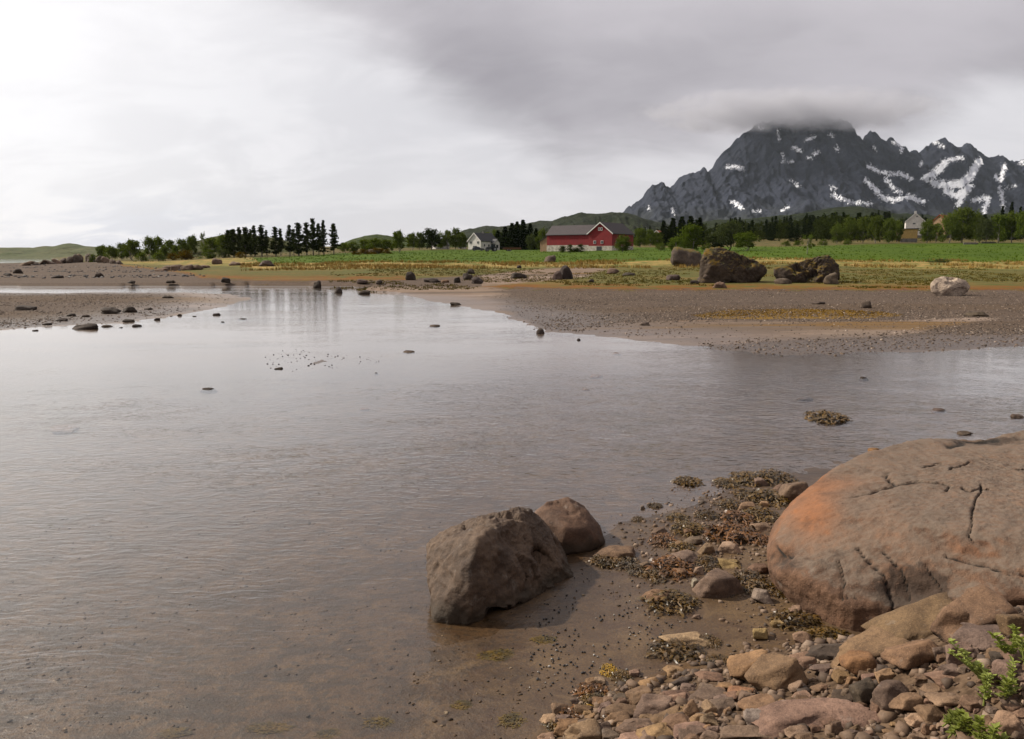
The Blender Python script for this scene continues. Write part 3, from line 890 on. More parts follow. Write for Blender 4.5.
row([(836, 335, 224, 13), (848, 340, 219, 17), (862, 336, 217.5, 16), (875, 330, 217, 17), (888, 326, 219.5, 15), (896, 338, 222, 11)], 'birch', 'birch', 'birch_tree', 'leafy tree, {} from the left along the wood edge left of the yellow outbuilding', 'tree', 'leafy trees left of the yellow outbuilding')
row([(926, 326, 221, 15), (935, 338, 224, 14), (948, 328, 215, 20), (961, 334, 209, 24), (974, 338, 213, 15), (984, 318, 220, 16, 'birch', 'grey'), (997, 322, 216, 20, 'birch', 'light'), (1011, 322, 214, 20), (1023, 316, 211, 20, 'birch', 'light'), (1038, 320, 210, 22)],
    'birch', 'birch', 'birch_tree', 'leafy tree, {} from the left in the clump right of the yellow outbuilding', 'tree', 'leafy trees right of the yellow outbuilding')
row([(999, 385, 207, 11), (1008, 380, 203.5, 12), (1017, 390, 208, 11)], 'spruce', 'spruce', 'spruce_tree', 'dark spruce, {} from the left rising over the far right trees', 'tree', 'spruces at the far right')
row([(785, 300, 241, 10), (798, 306, 240.5, 11), (822, 310, 239.5, 12), (846, 312, 239, 10), (660, 270, 243, 12), (706, 262, 243, 14)], 'bush', 'birch', 'field_bush', 'low green bush, {} from the left along the far meadow edge', 'bush', 'bushes along the meadow edge')
tree(939, 158, 259, 27, 'bush', 'grey', 'low_bush', 'low grey-green bush on the dry grass above the white boulder', 'bush', None, 2)

# the dark wood on the right, one mass
rng = np.random.default_rng(5)
parts = []
LITE = [conifer(s, levels=13, leaf=0.032, per=5, ragged=0.6) for s in (61, 62, 63)]
LITEB = [broadleaf(s, K=16, per=22, leaf=0.042) for s in (64, 65)]
tl = [(630, 228), (650, 223), (665, 222), (690, 218), (720, 219), (760, 214), (800, 212.5), (830, 208), (855, 206.5), (880, 211), (900, 213), (940, 215), (1000, 210), (1100, 208)]
WOODS = {'spruce': [], 'birch': []}
for k in range(340):
    px = rng.uniform(632, 1060)
    d = rng.uniform(385, 560)
    br = rng.uniform() < 0.5
    top = np.interp(px, [a for a, b in tl], [b for a, b in tl]) + rng.exponential(5.5) + (560 - d) * 0.03 + (4 if br else 0)
    g = PX(px, d)
    h = PD(px, top, d)[2] - g[2]
    if h < 3:
        continue
    h = min(h, 22)
    gz = PD(px, top, d)[2] - h
    (v1, f1), (v2, f2) = (LITEB if br else LITE)[rng.integers(0, 2)]
    w = min(h, 13) * (0.85 if br else 1.35) * rng.uniform(0.7, 1.3)
    an = rng.uniform(0, 6.28)
    ca, sa = math.cos(an), math.sin(an)
    for v, f in ((v1, f1), (v2, f2)):
        WOODS['birch' if br else 'spruce'].append((np.stack([(v[:, 0] * ca - v[:, 1] * sa) * w + g[0], (v[:, 0] * sa + v[:, 1] * ca) * w + g[1], v[:, 2] * h + gz], -1), f))
V, F = join(WOODS['spruce'])
tag(obj('far_wood', mesh_np('far_wood', V, F, smooth=False), MAT_LEAF['spruce']), 'dark conifer wood massed below the mountain', 'wood', kind='stuff')
V, F = join(WOODS['birch'])
tag(obj('far_wood', mesh_np('far_wood', V, F, smooth=False), MAT_LEAF['darkbirch']), 'darker leafy trees mixed into the wood below the mountain', 'wood', kind='stuff')


# ------------------------------------------------------------------ stones
def ico(sub):
    bm = bmesh.new()
    bmesh.ops.create_icosphere(bm, subdivisions=sub, radius=1)
    V = np.array([v.co[:] for v in bm.verts])
    F = np.array([[v.index for v in f.verts] for f in bm.faces])
    bm.free()
    return V, F
ICO = {s: ico(s) for s in (1, 2, 3, 4, 5, 6, 7, 8)}

def plane_rock(normals, dists, sub, p=18.0, bias=None):
    D, F = ICO[sub]
    if bias is not None:
        D = D + np.array(bias)
        D = D / np.linalg.norm(D, axis=1)[:, None]
    q = np.clip(D @ normals.T, 0, None) / dists
    r = (q ** p).sum(1) ** (-1.0 / p)
    return D * r[:, None], F

def vnormals(V, F):
    n = np.zeros_like(V)
    fn = np.cross(V[F[:, 1]] - V[F[:, 0]], V[F[:, 2]] - V[F[:, 0]])
    for k in range(3):
        np.add.at(n, F[:, k], fn)
    return n / (np.linalg.norm(n, axis=1)[:, None] + 1e-12)

def stone_shape(seed, sub=3, blocky=0.5, p=16.0, rough=0.05):
    """an angular broken stone about one unit wide, standing on z = 0"""
    rng = np.random.default_rng(seed)
    n = rng.normal(size=(rng.integers(4, 8), 3))
    ax = np.array([[1, 0, 0], [-1, 0, 0], [0, 1, 0], [0, -1, 0], [0, 0, 1], [0, 0, -1]]) + rng.normal(0, 0.18, (6, 3))
    n = np.concatenate([n, ax])
    n /= np.linalg.norm(n, axis=1)[:, None]
    d = rng.uniform(0.42, 0.62, len(n))
    d[-6:] = rng.uniform(0.38, 0.5, 6)
    if blocky < 0.5:
        d[-6:] += 0.15
    V, F = plane_rock(n, d, sub, p)
    N = vnormals(V, F)
    V = V + N * (rough * fbm(V * 3.2 + seed, 4, seed)[:, None]) + N * (rough * 0.5 * fbm(V * 8 + seed, 3, seed + 5, 0.6, True)[:, None])
    if p > 60:
        for _ in range(5):
            N = vnormals(V, F)
            i = rng.integers(0, len(V))
            md = N[i] + rng.normal(0, 0.2, 3); md /= np.linalg.norm(md)
            q = V[i] - md * rng.uniform(0.03, 0.09)
            dd = np.linalg.norm(V - q, axis=1)
            V = V - md * (np.clip((V - q) @ md, 0, None) * sstep(dd, 0.5, 0.38))[:, None]
    lo, hi = V.min(0), V.max(0)
    V = (V - (lo + hi) / 2) / (hi - lo)
    V[:, 2] += 0.5
    V[:, :2] *= (1.14 - 0.34 * V[:, 2:3])
    return V, F

def rock_mat(name, rgh=0.85, moss=None, wetline=None, lichen=0.25, scale=1.0, stain=False):
    m, t = mat_base(name)
    p = t.pos()
    info = t.n.new('ShaderNodeObjectInfo')
    col = info.outputs['Color']
    n1 = t.noise(p, 2.6 * scale, 6.0, 0.62)
    n2 = t.noise(p, 14.0 * scale, 5.0, 0.68)
    n3 = t.noise(p, 70.0 * scale, 3.0, 0.7)
    c = t.mix(t.step(n1, 0.33, 0.67), t.mix(1.0, col, (0.58, 0.54, 0.52), 'MULTIPLY'), t.mix(1.0, col, (1.25, 1.2, 1.15), 'MULTIPLY'))
    c = t.mix(t.step(n2, 0.44, 0.70, 0.0, 0.65), c, t.mix(1.0, col, (0.42, 0.40, 0.40), 'MULTIPLY'))
    c = t.mix(t.step(n3, 0.56, 0.68, 0.0, 0.6), c, t.mix(1.0, col, (1.75, 1.7, 1.65), 'MULTIPLY'))
    c = t.mix(t.step(n3, 0.44, 0.33, 0.0, 0.6), c, t.mix(1.0, col, (0.40, 0.38, 0.37), 'MULTIPLY'))
    if lichen:
        ln = t.noise(t.mapv(p, loc=(9, 4, 2)), 5.0 * scale, 6.0, 0.7)
        c = t.mix(t.step(ln, 0.60, 0.70, 0.0, lichen), c, (0.36, 0.345, 0.31))
    nz = t.node('ShaderNodeSeparateXYZ', i0=t.n.new('ShaderNodeNewGeometry').outputs['Normal']).outputs[2]
    if moss:
        mf = t.math('MULTIPLY', t.step(t.math('ADD', nz, t.math('MULTIPLY', t.math('SUBTRACT', n1, 0.5), 1.6)), 0.50, 0.90), t.step(n2, 0.34, 0.54))
        mc = t.mix(t.step(n1, 0.4, 0.6), (0.060, 0.066, 0.016), (0.140, 0.088, 0.018))
        c = t.mix(t.math('MULTIPLY', mf, moss), c, mc)
    if stain:
        st = t.attr('stain')
        c = t.mix(t.math('MULTIPLY', t.step(t.math('ADD', st, t.math('ADD', t.math('MULTIPLY', t.math('SUBTRACT', n1, 0.5), 1.8), t.math('MULTIPLY', t.math('SUBTRACT', n2, 0.5), 2.0))), 0.0, 1.7), 0.72), c, t.mix(n2, (0.23, 0.100, 0.052), (0.34, 0.160, 0.086)))
        gt = t.math('MULTIPLY', t.step(t.math('SUBTRACT', t.math('ADD', t.attr('bleach'), 0.0), t.math('MULTIPLY', st, 0.75)), -0.2, 0.9), t.step(t.math('ADD', t.attr('bleach'), t.math('MULTIPLY', t.math('SUBTRACT', n1, 0.5), 0.8)), 0.2, 0.95))
        gt = t.math('MULTIPLY', gt, t.step(n2, 0.30, 0.6, 0.35, 1.0))
        c = t.mix(t.math('MULTIPLY', gt, 0.8), c, t.mix(n2, (0.100, 0.077, 0.060), (0.195, 0.155, 0.122)))
        vs = t.noise(t.mapv(p, (9.0, 9.0, 1.6)), 1.0, 5.0, 0.65, 0.5)
        c = t.mix(t.math('MULTIPLY', t.step(t.math('ADD', t.attr('drip_hollow'), t.math('MULTIPLY', t.math('SUBTRACT', vs, 0.5), 2.2)), 0.35, 0.9), 0.8), c, (0.034, 0.024, 0.018))
        c = t.mix(t.step(t.attr('crack'), 0.2, 0.9), c, (0.020, 0.016, 0.013))
    if wetline is not None:
        pz = t.node('ShaderNodeSeparateXYZ', i0=p).outputs[2]
        w = t.step(t.math('ADD', pz, t.math('MULTIPLY', t.math('SUBTRACT', n1, 0.5), 0.25)), wetline + 0.10, wetline - 0.04)
        c = t.mix(t.math('MULTIPLY', w, 0.7), c, (0.034, 0.026, 0.017))
    hh = t.math('ADD', t.math('MULTIPLY', n1, 0.06 / scale), t.math('MULTIPLY', n2, 0.026 / scale))
    hh = t.math('ADD', hh, t.math('MULTIPLY', n3, 0.007 / scale))
    b = t.node('ShaderNodeBsdfPrincipled', Base__Color=c, Roughness=rgh, Normal=t.node('ShaderNodeBump', Strength=0.7, Distance=1.0, Height=hh))
    b.inputs['Specular IOR Level'].default_value = 0.25
    return finish(m, t, b)

MAT_STONE = rock_mat('broken_stone', 0.85, lichen=0.12, scale=1.6)
MAT_FARSTONE = rock_mat('weathered_stone', 0.9, lichen=0.15, scale=0.6)
MAT_MOSSY = rock_mat('mossy_stone', 0.92, moss=0.95, lichen=0.12, scale=0.5)
MAT_SHOREROCK = rock_mat('shore_rock', 0.75, wetline=0.09, lichen=0.2, scale=1.3)
MAT_BOULDER = rock_mat('boulder_rock', 0.85, lichen=0.22, scale=1.0, stain=True)

def hull_rock(pts, sub, p, seed, amp, dents=(), fine=0.35, bias=None, chips=0, cut=(0.01, 0.08), bites=0, bite=(0.02, 0.05), reach=(0.12, 0.30)):
    """a boulder through chosen points; the shape is the hull of the points, edges worn by p"""
    pts = np.array(pts, float)
    cen = (pts.min(0) + pts.max(0)) / 2
    bm = bmesh.new()
    for q in pts:
        bm.verts.new(q - cen)
    bmesh.ops.convex_hull(bm, input=bm.verts)
    bmesh.ops.recalc_face_normals(bm, faces=bm.faces)
    bm.normal_update()
    n, d = [], []
    for f in bm.faces:
        nn = np.array(f.normal)
        dd = float(nn @ np.array(f.verts[0].co))
        if dd > 1e-4:
            n.append(nn); d.append(dd)
    bm.free()
    crng = np.random.default_rng(seed + 500)
    for _ in range(chips):                      # broken flakes: planes that shave the hull
        q = crng.normal(size=3); q /= np.linalg.norm(q)
        n.append(q); d.append(float(((pts - cen) @ q).max()) * (1 - crng.uniform(*cut)))
    V, F = plane_rock(np.array(n), np.array(d), sub, p, bias)
    if bites:                                   # broken scars: flat facets struck out of the face, with stepped edges
        vis = np.nonzero((vnormals(V, F) * (np.array([0, 0, CAM_H]) - V - cen)).sum(1) > 0)[0]
        for _ in range(bites):
            N = vnormals(V, F)
            i = crng.choice(vis)
            mdir = N[i] + crng.normal(0, 0.22, 3)
            mdir /= np.linalg.norm(mdir)
            q = V[i] - mdir * crng.uniform(*bite)
            rr_ = crng.uniform(*reach)
            off = (V - q) @ mdir
            el = np.array([crng.uniform(0.7, 1.6), crng.uniform(0.7, 1.6), crng.uniform(0.7, 1.6)])
            dd = np.linalg.norm((V - q) * el, axis=1) + 0.10 * rr_ * fbm(V * 14, 2, seed + 77)
            V = V - mdir * (np.clip(off, 0, None) * sstep(dd, rr_, rr_ * 0.90))[:, None]
    N = vnormals(V, F)
    W = V + cen
    V = V + N * (amp * fbm(W * 2.2 + seed, 5, seed, 0.55)[:, None]) + N * (amp * fine * fbm(W * 9 + seed, 4, seed + 9, 0.6, True)[:, None])
    for (q, r, k) in dents:
        dd = np.linalg.norm(V + cen - q, axis=1)
        V = V - N * (k * np.exp(-(dd / r) ** 2))[:, None]
    base = np.array([cen[0], cen[1], 0.0])
    return V + cen - base, F, base

TONE = {'brown': (0.172, 0.117, 0.080), 'tan': (0.270, 0.180, 0.112), 'pink': (0.250, 0.178, 0.130), 'grey': (0.155, 0.120, 0.096), 'dark': (0.075, 0.056, 0.044),
        'orange': (0.225, 0.126, 0.070), 'pale': (0.37, 0.275, 0.200), 'yellow': (0.31, 0.235, 0.115), 'purple': (0.155, 0.121, 0.102), 'slate': (0.225, 0.195, 0.180),
        'wet': (0.055, 0.042, 0.030), 'white': (0.20, 0.17, 0.14), 'far': (0.095, 0.073, 0.058), 'fardark': (0.052, 0.041, 0.033), 'red': (0.158, 0.104, 0.074)}

# --- the dark angular rock standing at the water's edge
Q = lambda a, b, d: PD(a, b, d)
pts = [PZ(435, 621, 0.0), PZ(470, 625, 0.0), PZ(505, 612, 0.0), PZ(545, 592, 0.0), PZ(573, 577, 0.0), Q(427, 545, 7.72), Q(432, 590, 7.32), Q(441, 533, 7.95), Q(478, 518, 8.1), Q(517, 507, 8.2),
       Q(531, 510, 8.25), Q(553, 538, 8.28), Q(473, 543, 7.12), Q(470, 590, 6.95), Q(484, 521, 7.70), PZ(440, 560, 0.0), PZ(500, 535, 0.0), PZ(560, 545, 0.0)]
pts = [np.array(q) for q in pts] + [np.array([q[0], q[1], -0.12]) for q in (PZ(435, 621, 0.0), PZ(573, 577, 0.0), PZ(500, 535, 0.0), PZ(440, 560, 0))]
V, F, base = hull_rock(pts, 7, 400.0, 4, 0.030, fine=1.0, chips=0, bites=14, bite=(0.012, 0.034), reach=(0.14, 0.30), dents=[(Q(515, 540, 7.6), 0.15, 0.07), (Q(462, 585, 7.25), 0.10, 0.05), (Q(495, 572, 7.25), 0.09, 0.04)])
o = obj('rock', mesh_np('rock', V, F), MAT_SHOREROCK, loc=base)
o.color = (0.098, 0.070, 0.051, 1)
tag(o, 'large dark angular rock standing at the water edge in the foreground', 'rock')
# --- its smaller rounded companion
pts = [PZ(540, 548, 0.0), PZ(560, 555, 0.0), PZ(590, 552, 0.0), PZ(604, 545, 0.0), Q(531, 516, 8.95), Q(548, 501, 9.05), Q(567, 497, 9.1), Q(582, 505, 9.05), Q(600, 528, 8.9), Q(604, 540, 8.85), Q(566, 530, 8.65), Q(590, 535, 8.7),
       PZ(535, 518, 0.0), PZ(590, 515, 0.0), PZ(540, 548, -0.12), PZ(604, 545, -0.12), PZ(560, 510, -.1)]
V, F, base = hull_rock(pts, 6, 300.0, 8, 0.022, fine=0.6, chips=8, cut=(0.02, 0.08), bites=8, bite=(0.01, 0.022), reach=(0.10, 0.22))
o = obj('rock', mesh_np('rock', V, F), MAT_SHOREROCK, loc=base)
o.color = (0.115, 0.073, 0.052, 1)
tag(o, 'rounded reddish-brown rock half hidden behind the dark angular rock', 'rock')

# --- the great pink whaleback boulder on the right
pts = [PZ(782, 592, 0.0), PZ(806, 614, 0.0), PZ(840, 634, 0.0), PZ(872, 642, 0.0), PZ(930, 650, 0.0), PZ(1100, 655, 0.0), PZ(1300, 640, 0.0),
       Q(763, 545, 7.6), Q(769, 566, 7.3), Q(767, 533, 7.8), Q(800, 575, 6.95), Q(850, 606, 6.55), Q(792, 503, 8.3), Q(830, 472, 8.9), Q(860, 455, 9.4), Q(900, 443, 9.9), Q(960, 435, 10.2), Q(1024, 430, 10.3), Q(1120, 428, 10.4), Q(1250, 440, 9.8),
       Q(830, 505, 7.75), Q(900, 520, 7.15), Q(960, 522, 6.95), Q(1024, 540, 6.5), Q(1024, 600, 6.05), Q(1120, 545, 6.3), Q(1260, 560, 6.2), Q(890, 585, 6.6), Q(1330, 500, 8.0),
       np.array([3.6, 10.4, 0]), np.array([4.4, 11.2, 0]), np.array([7.0, 11.2, 0]), np.array([2.9, 8.8, 0.0]), np.array([2.6, 7.8, -0.2]), np.array([7.5, 6.5, -0.2]), np.array([7.5, 11, -0.2]), np.array([2.8, 6.6, -0.2])]
V, F, base = hull_rock(pts, 8, 160.0, 21, 0.034, chips=14, cut=(0.005, 0.03), dents= [(Q(900, 590, 6.5), 0.17, 0.10), (Q(872, 560, 6.75), 0.10, 0.05), (Q(780, 555, 7.35), 0.10, 0.06), (Q(955, 600, 6.5), 0.20, 0.09), (Q(930, 595, 6.45), 0.10, 0.06), (Q(985, 441, 10.0), 0.34, 0.10), (Q(1015, 437, 10.0), 0.26, 0.08)], fine=0.45, bias=(-0.30, -0.62, 0.25))
Wv = V + base
bpx, bpy_ = project(Wv)
N = vnormals(V, F)
view = np.array([0, 0, CAM_H]) - Wv
facing = (N * view).sum(1) > 0
CR = [([(979, 484), (982, 493), (977, 500), (974, 512), (973, 525), (968, 535), (973, 541)], 2.0), ([(962, 487), (970, 492), (980, 488), (988, 490)], 2.0), ([(947, 490), (950, 484), (943, 482)], 1.8),
      ([(886, 472), (888, 480), (896, 485)], 2.6), ([(940, 482), (925, 482), (900, 485), (880, 488), (855, 498)], 1.4),
      ([(946, 556), (965, 562), (985, 566), (1005, 572), (1024, 575)], 2.2), ([(950, 470), (962, 466), (968, 462)], 1.6), ([(925, 466), (942, 463)], 1.3), ([(1015, 470), (1026, 470)], 1.5),
      ([(858, 548), (872, 565), (884, 575), (892, 600), (890, 620)], 2.2), ([(884, 552), (900, 570), (905, 585), (908, 600)], 2.6),
      ([(925, 565), (938, 585), (945, 600)], 2.0), ([(775, 545), (783, 556), (792, 558)], 3.6), ([(838, 560), (845, 580), (843, 600)], 2.0), ([(948, 446), (965, 442), (985, 441), (1005, 437), (1026, 435)], 5.0), ([(820, 590), (838, 600), (860, 596)], 1.2)]  # the broad top-edge line is a hollow, grooved and coloured dark
crack = np.zeros(len(V))
jag = 3.0 * fbm(Wv * 3, 3, 3)
jag2 = 3.0 * fbm(Wv * 3 + 40, 3, 4)
for pts_, w in CR:
    dd = dpolyline(bpx + jag, bpy_ + jag2, pts_)
    crack = np.maximum(crack, np.clip(1.2 - dd / (w * 0.48 + 0.25), 0, 1))
crack *= facing
V = V - N * (0.040 * crack)[:, None]
# hollow with the dark notch on the top edge
me = mesh_np('boulder', V, F)
add_attr(me, 'crack', crack)
st = np.exp(-(((bpx - 812) / 34) ** 2 + ((bpy_ - 512) / 34) ** 2)) * 1.3 + 0.6 * np.exp(-(((bpx - 838) / 40) ** 2 + ((bpy_ - 482) / 12) ** 2)) + 0.5 * np.exp(-(((bpx - 960) / 60) ** 2 + ((bpy_ - 548) / 16) ** 2)) + 0.45 * np.exp(-(((bpx - 880) / 30) ** 2 + ((bpy_ - 520) / 26) ** 2))
add_attr(me, 'stain', st * facing)
drip_hollow = 1.3 * np.exp(-(((bpx - 990) / 38) ** 2 + ((bpy_ - 440) / 6) ** 2)) + np.exp(-(((bpx - 900) / 34) ** 2 + ((bpy_ - 592) / 34) ** 2)) + 0.8 * np.exp(-(((bpx - 785) / 16) ** 2 + ((bpy_ - 562) / 12) ** 2)) + 0.9 * np.exp(-(((bpx - 935) / 22) ** 2 + ((bpy_ - 590) / 22) ** 2)) + 0.55 * np.exp(-(((bpx - 830) / 26) ** 2 + ((bpy_ - 560) / 22) ** 2))  # drip stains on the front, plus dark colour put into the top-edge hollow
add_attr(me, 'drip_hollow', drip_hollow * facing)
add_attr(me, 'bleach', sstep(N[:, 2], 0.55, 0.95))
o = obj('boulder', me, MAT_BOULDER, loc=base)
o.color = (0.135, 0.084, 0.058, 1)
tag(o, 'huge smooth cracked pinkish boulder with an orange flank at the right edge', 'boulder')

# --- stones of the bank and the shore
STONES = [stone_shape(s, 4, 0.5 if s % 3 else 0.2, 220.0 if s % 2 else 110.0, 0.05) for s in range(100, 118)]
STONE_ME = [mesh_np('stone', v, f) for v, f in STONES]
for me in STONE_ME:
    me.materials.append(MAT_STONE)
ROUNDS = [stone_shape(s, 4, 0.2, 26.0, 0.06) for s in range(200, 206)]
ROUND_ME = [mesh_np('stone', v, f) for v, f in ROUNDS]
for me in ROUND_ME:
    me.materials.append(MAT_STONE)
LUMP_ME = [mesh_np('rock', *stone_shape(s, 3, 0.2, 16.0, 0.15)) for s in range(300, 312)]
srng = random.Random(31)

def put_stone(px, py, w, h, tone, label, idx, group=None, rot=None, tilt=0.0, rnd=False, name='stone', depth=None, cat='stone', mat=None, sink=0.12):
    """a stone whose outline is w x h pixels round a pixel, resting on the ground"""
    foot = PT(px, py + h * 0.40)
    dist = math.hypot(foot[1], CAM_H - foot[2])
    k = dist / FPX
    W, Hh = w * k, h * k
    a = math.atan2(CAM_H - foot[2], foot[1])
    dp = depth * W if depth else min(0.8 * W, 0.75 * Hh / max(math.sin(a), 0.05))
    ht = max((Hh - dp * math.sin(a) * 0.8) / math.cos(a), 0.32 * min(W, dp))
    pool = ROUND_ME if rnd else STONE_ME
    me = pool[idx % len(pool)]
    if mat is not None:
        me = me.copy()
        me.materials.clear()
        me.materials.append(mat)
    rz = rot if rot is not None else srng.choice((0, 180)) + srng.uniform(-22, 22)
    cx, cy = foot[0], foot[1] + dp * 0.35
    z0 = T(cx, cy)
    o = obj(name, me, loc=(cx, cy, z0 - sink * ht), rot=(srng.uniform(-.1, .1), R(-tilt) if abs(math.cos(R(rz))) < .5 or rz < 90 else R(tilt), R(rz)), scale=(W * 1.06, dp * 1.06, ht * (1 + sink)))
    c = TONE[tone]
    if tone not in ('fardark', 'far', 'wet', 'dark', 'white'):
        c = tuple(0.60 * a + 0.30 * b for a, b in zip(c, (0.175, 0.112, 0.074)))
    j = srng.uniform(0.85, 1.15)
    o.color = (c[0] * j, c[1] * j * srng.uniform(.96, 1.04), c[2] * j * srng.uniform(.93, 1.07), 1)
    tag(o, label, cat, group)
    return o

G1 = 'broken stones of the foreground bank'
HAND = [
    (823, 714, 118, 34, 'pink', 'broad flat pinkish slab at the bottom edge, largest stone of the bank', 8),
    (926, 653, 48, 34, 'brown', 'blocky brown stone below the long slab leaning on the boulder', 3),
    (938, 616, 96, 42, 'brown', 'long brown slab leaning against the foot of the pink boulder', 24),
    (992, 610, 66, 46, 'brown', 'big angular brown stone beside the boulder, shadowed on its right side', 26),
    (988, 635, 52, 26, 'purple', 'flat dark-brown stone just below the big angular stone at the right', 5),
    (1018, 624, 28, 24, 'brown', 'brown stone cut by the right edge beneath the boulder', 0),
    (884, 646, 72, 34, 'brown', 'brown stone slab wedged between the boulder foot and the orange block', 22),
    (868, 663, 42, 30, 'orange', 'orange block with a black shaded right side', 5),
    (779, 674, 56, 38, 'brown', 'tilted brown stone with pale top edge, right of the tan wedge', 16),
    (753, 667, 40, 36, 'tan', 'upright tan wedge-shaped stone, tallest at the left of the bank', 0),
    (806, 661, 27, 16, 'pink', 'smooth pinkish-grey stone left of the flat slate', 4),
    (826, 669, 30, 12, 'purple', 'flat purple-grey slate between the wet rock and the rubble', 3),
    (832, 651, 46, 20, 'wet', 'dark wet brown rock in the pool at the boulder foot', 4),
    (868, 693, 32, 26, 'dark', 'dark grey lump above the broad pink slab', 2),
    (896, 698, 40, 32, 'grey', 'grey-brown stone right of the dark lump', 3),
    (913, 704, 28, 22, 'brown', 'brown stone overlapping the grey-brown stone on its right', 2),
    (846, 697, 26, 16, 'dark', 'small dark shaded stone on the upper edge of the pink slab', 0),
    (948, 677, 34, 18, 'pink', 'flat light-pink stone left of the green plants', 4),
    (941, 690, 26, 14, 'brown', 'small brown flat stone under the light-pink stone', 0),
    (955, 699, 34, 16, 'pink', 'pinkish-grey flat stone in the gravel left of the plants', -3),
    (937, 714, 28, 20, 'brown', 'brown stone between the pink slab and the lowest plant', 5),
    (922, 721, 20, 16, 'pale', 'small pinkish-white stone beside the end of the pink slab', 0),
    (962, 652, 30, 26, 'purple', 'purplish stone behind the leafy plant, right of the blocky stone', -5),
    (1006, 658, 22, 16, 'dark', 'small dark rounded stone between the right plants', 0),
    (1014, 671, 26, 22, 'purple', 'purple-grey stone at the right edge below the upper plant', 0),
    (1011, 728, 30, 28, 'pink', 'pink stone in the bottom right corner', 3),
    (762, 706, 42, 22, 'tan', 'tan rough stone behind the pointed slate', 6),
    (760, 721, 22, 24, 'slate', 'pointed blue-grey slate left of the pink slab', 12),
    (752, 735, 60, 18, 'purple', 'long grey-pink slab at the bottom edge left of the pink slab', 0),
    (796, 611, 14, 11, 'pale', 'small pale stone on the weedy sand left of the boulder foot', 0),
    (778, 624, 14, 9, 'yellow', 'small pale-yellow stone, lowest of those left of the boulder', 0),
    (761, 635, 16, 13, 'yellow', 'small yellow lichened stone on the bare mud', 0),
    (803, 638, 18, 12, 'pink', 'small pinkish round stone beside the pool', 0),
    (763, 597, 18, 15, 'slate', 'pale grey cube-like stone beside the weed left of the boulder', 0),
    (744, 693, 26, 13, 'orange', 'flat orange stone under the tan wedge', 6),
    (684, 641, 52, 15, 'pale', 'flat pale pink slab lying on dark seaweed on the mud', 0),
    (676, 670, 20, 11, 'tan', 'small tan stone left of the brown seaweed streak', 0),
    (652, 682, 18, 12, 'tan', 'small tan stone at the upper left of the bank', 0),
    (680, 682, 16, 11, 'dark', 'small dark pointed stone at the upper edge of the bank', 0),
    (690, 687, 16, 9, 'grey', 'small grey flat stone right of the dark pointed stone', 0),
    (635, 673, 13, 8, 'pink', 'tiny pinkish stone near the yellow weed', 0),
    (711, 677, 28, 11, 'red', 'long flat reddish stone left of the tan wedge', 0),
    (727, 687, 18, 11, 'tan', 'small tan stone under the left foot of the tan wedge', 0),
    (711, 696, 38, 17, 'purple', 'smooth purplish-grey stone in the middle of the bank', 3),
    (642, 698, 28, 22, 'brown', 'humped brown stone, left of the dark grey one', 10),
    (678, 698, 36, 17, 'red', 'reddish-pink flat stone below the dark pointed stone', 0),
    (657, 707, 34, 22, 'grey', 'rough dark grey stone left of centre of the bank', 5),
    (626, 712, 42, 18, 'brown', 'brown flat stone with rusty weed on its lower edge', -4),
    (638, 728, 40, 20, 'grey', 'rounded grey stone at the lower left of the bank', 0),
    (669, 716, 34, 16, 'brown', 'slanting brown stone pointing to the upper right', 22),
    (676, 724, 32, 18, 'brown', 'brown stone with a black underside below the slanting stone', 18),
    (657, 735, 34, 20, 'tan', 'tilted tan block at the bottom edge left of centre', 24),
    (694, 733, 42, 22, 'pink', 'pinkish-tan stone at the bottom edge, next right from the tilted block', 4),
    (697, 711, 18, 20, 'tan', 'small upright tan stone in the middle of the bank', 30),
    (709, 710, 20, 17, 'pale', 'bright pale pointed stone in the middle of the bank', 25),
    (709, 722, 17, 17, 'pale', 'pale upright pebble below the bright pointed stone', 0),
    (726, 706, 28, 18, 'grey', 'grey flat stone right of the bright pointed stone', 5),
    (586, 734, 32, 24, 'pink', 'smooth pinkish block at the bottom edge at the left of the bank', 5),
    (567, 728, 28, 16, 'tan', 'tan stone under brown weed at the left end of the bank', 0),
    (549, 722, 16, 13, 'pale', 'pale tan stone, leftmost of the bank', 0),
    (606, 702, 26, 9, 'tan', 'thin flat tan stone behind the rusty weed', 0),
    (623, 699, 18, 12, 'dark', 'small black-sided stone behind the brown flat stone', 0),
    (612, 736, 20, 12, 'purple', 'small grey-pink stone at the bottom edge by the smooth block', 0),
    (600, 681, 12, 8, 'pale', 'tiny pale stone just below the yellow weed', 0),
    (592, 682, 12, 7, 'tan', 'tiny flat tan stone left below the yellow weed', 0),
]
for i, (px, py, w, h, tone, lab, tilt) in enumerate(HAND):
    put_stone(px, py, w, h, tone, lab, i * 5 + 1, G1, tilt=tilt)

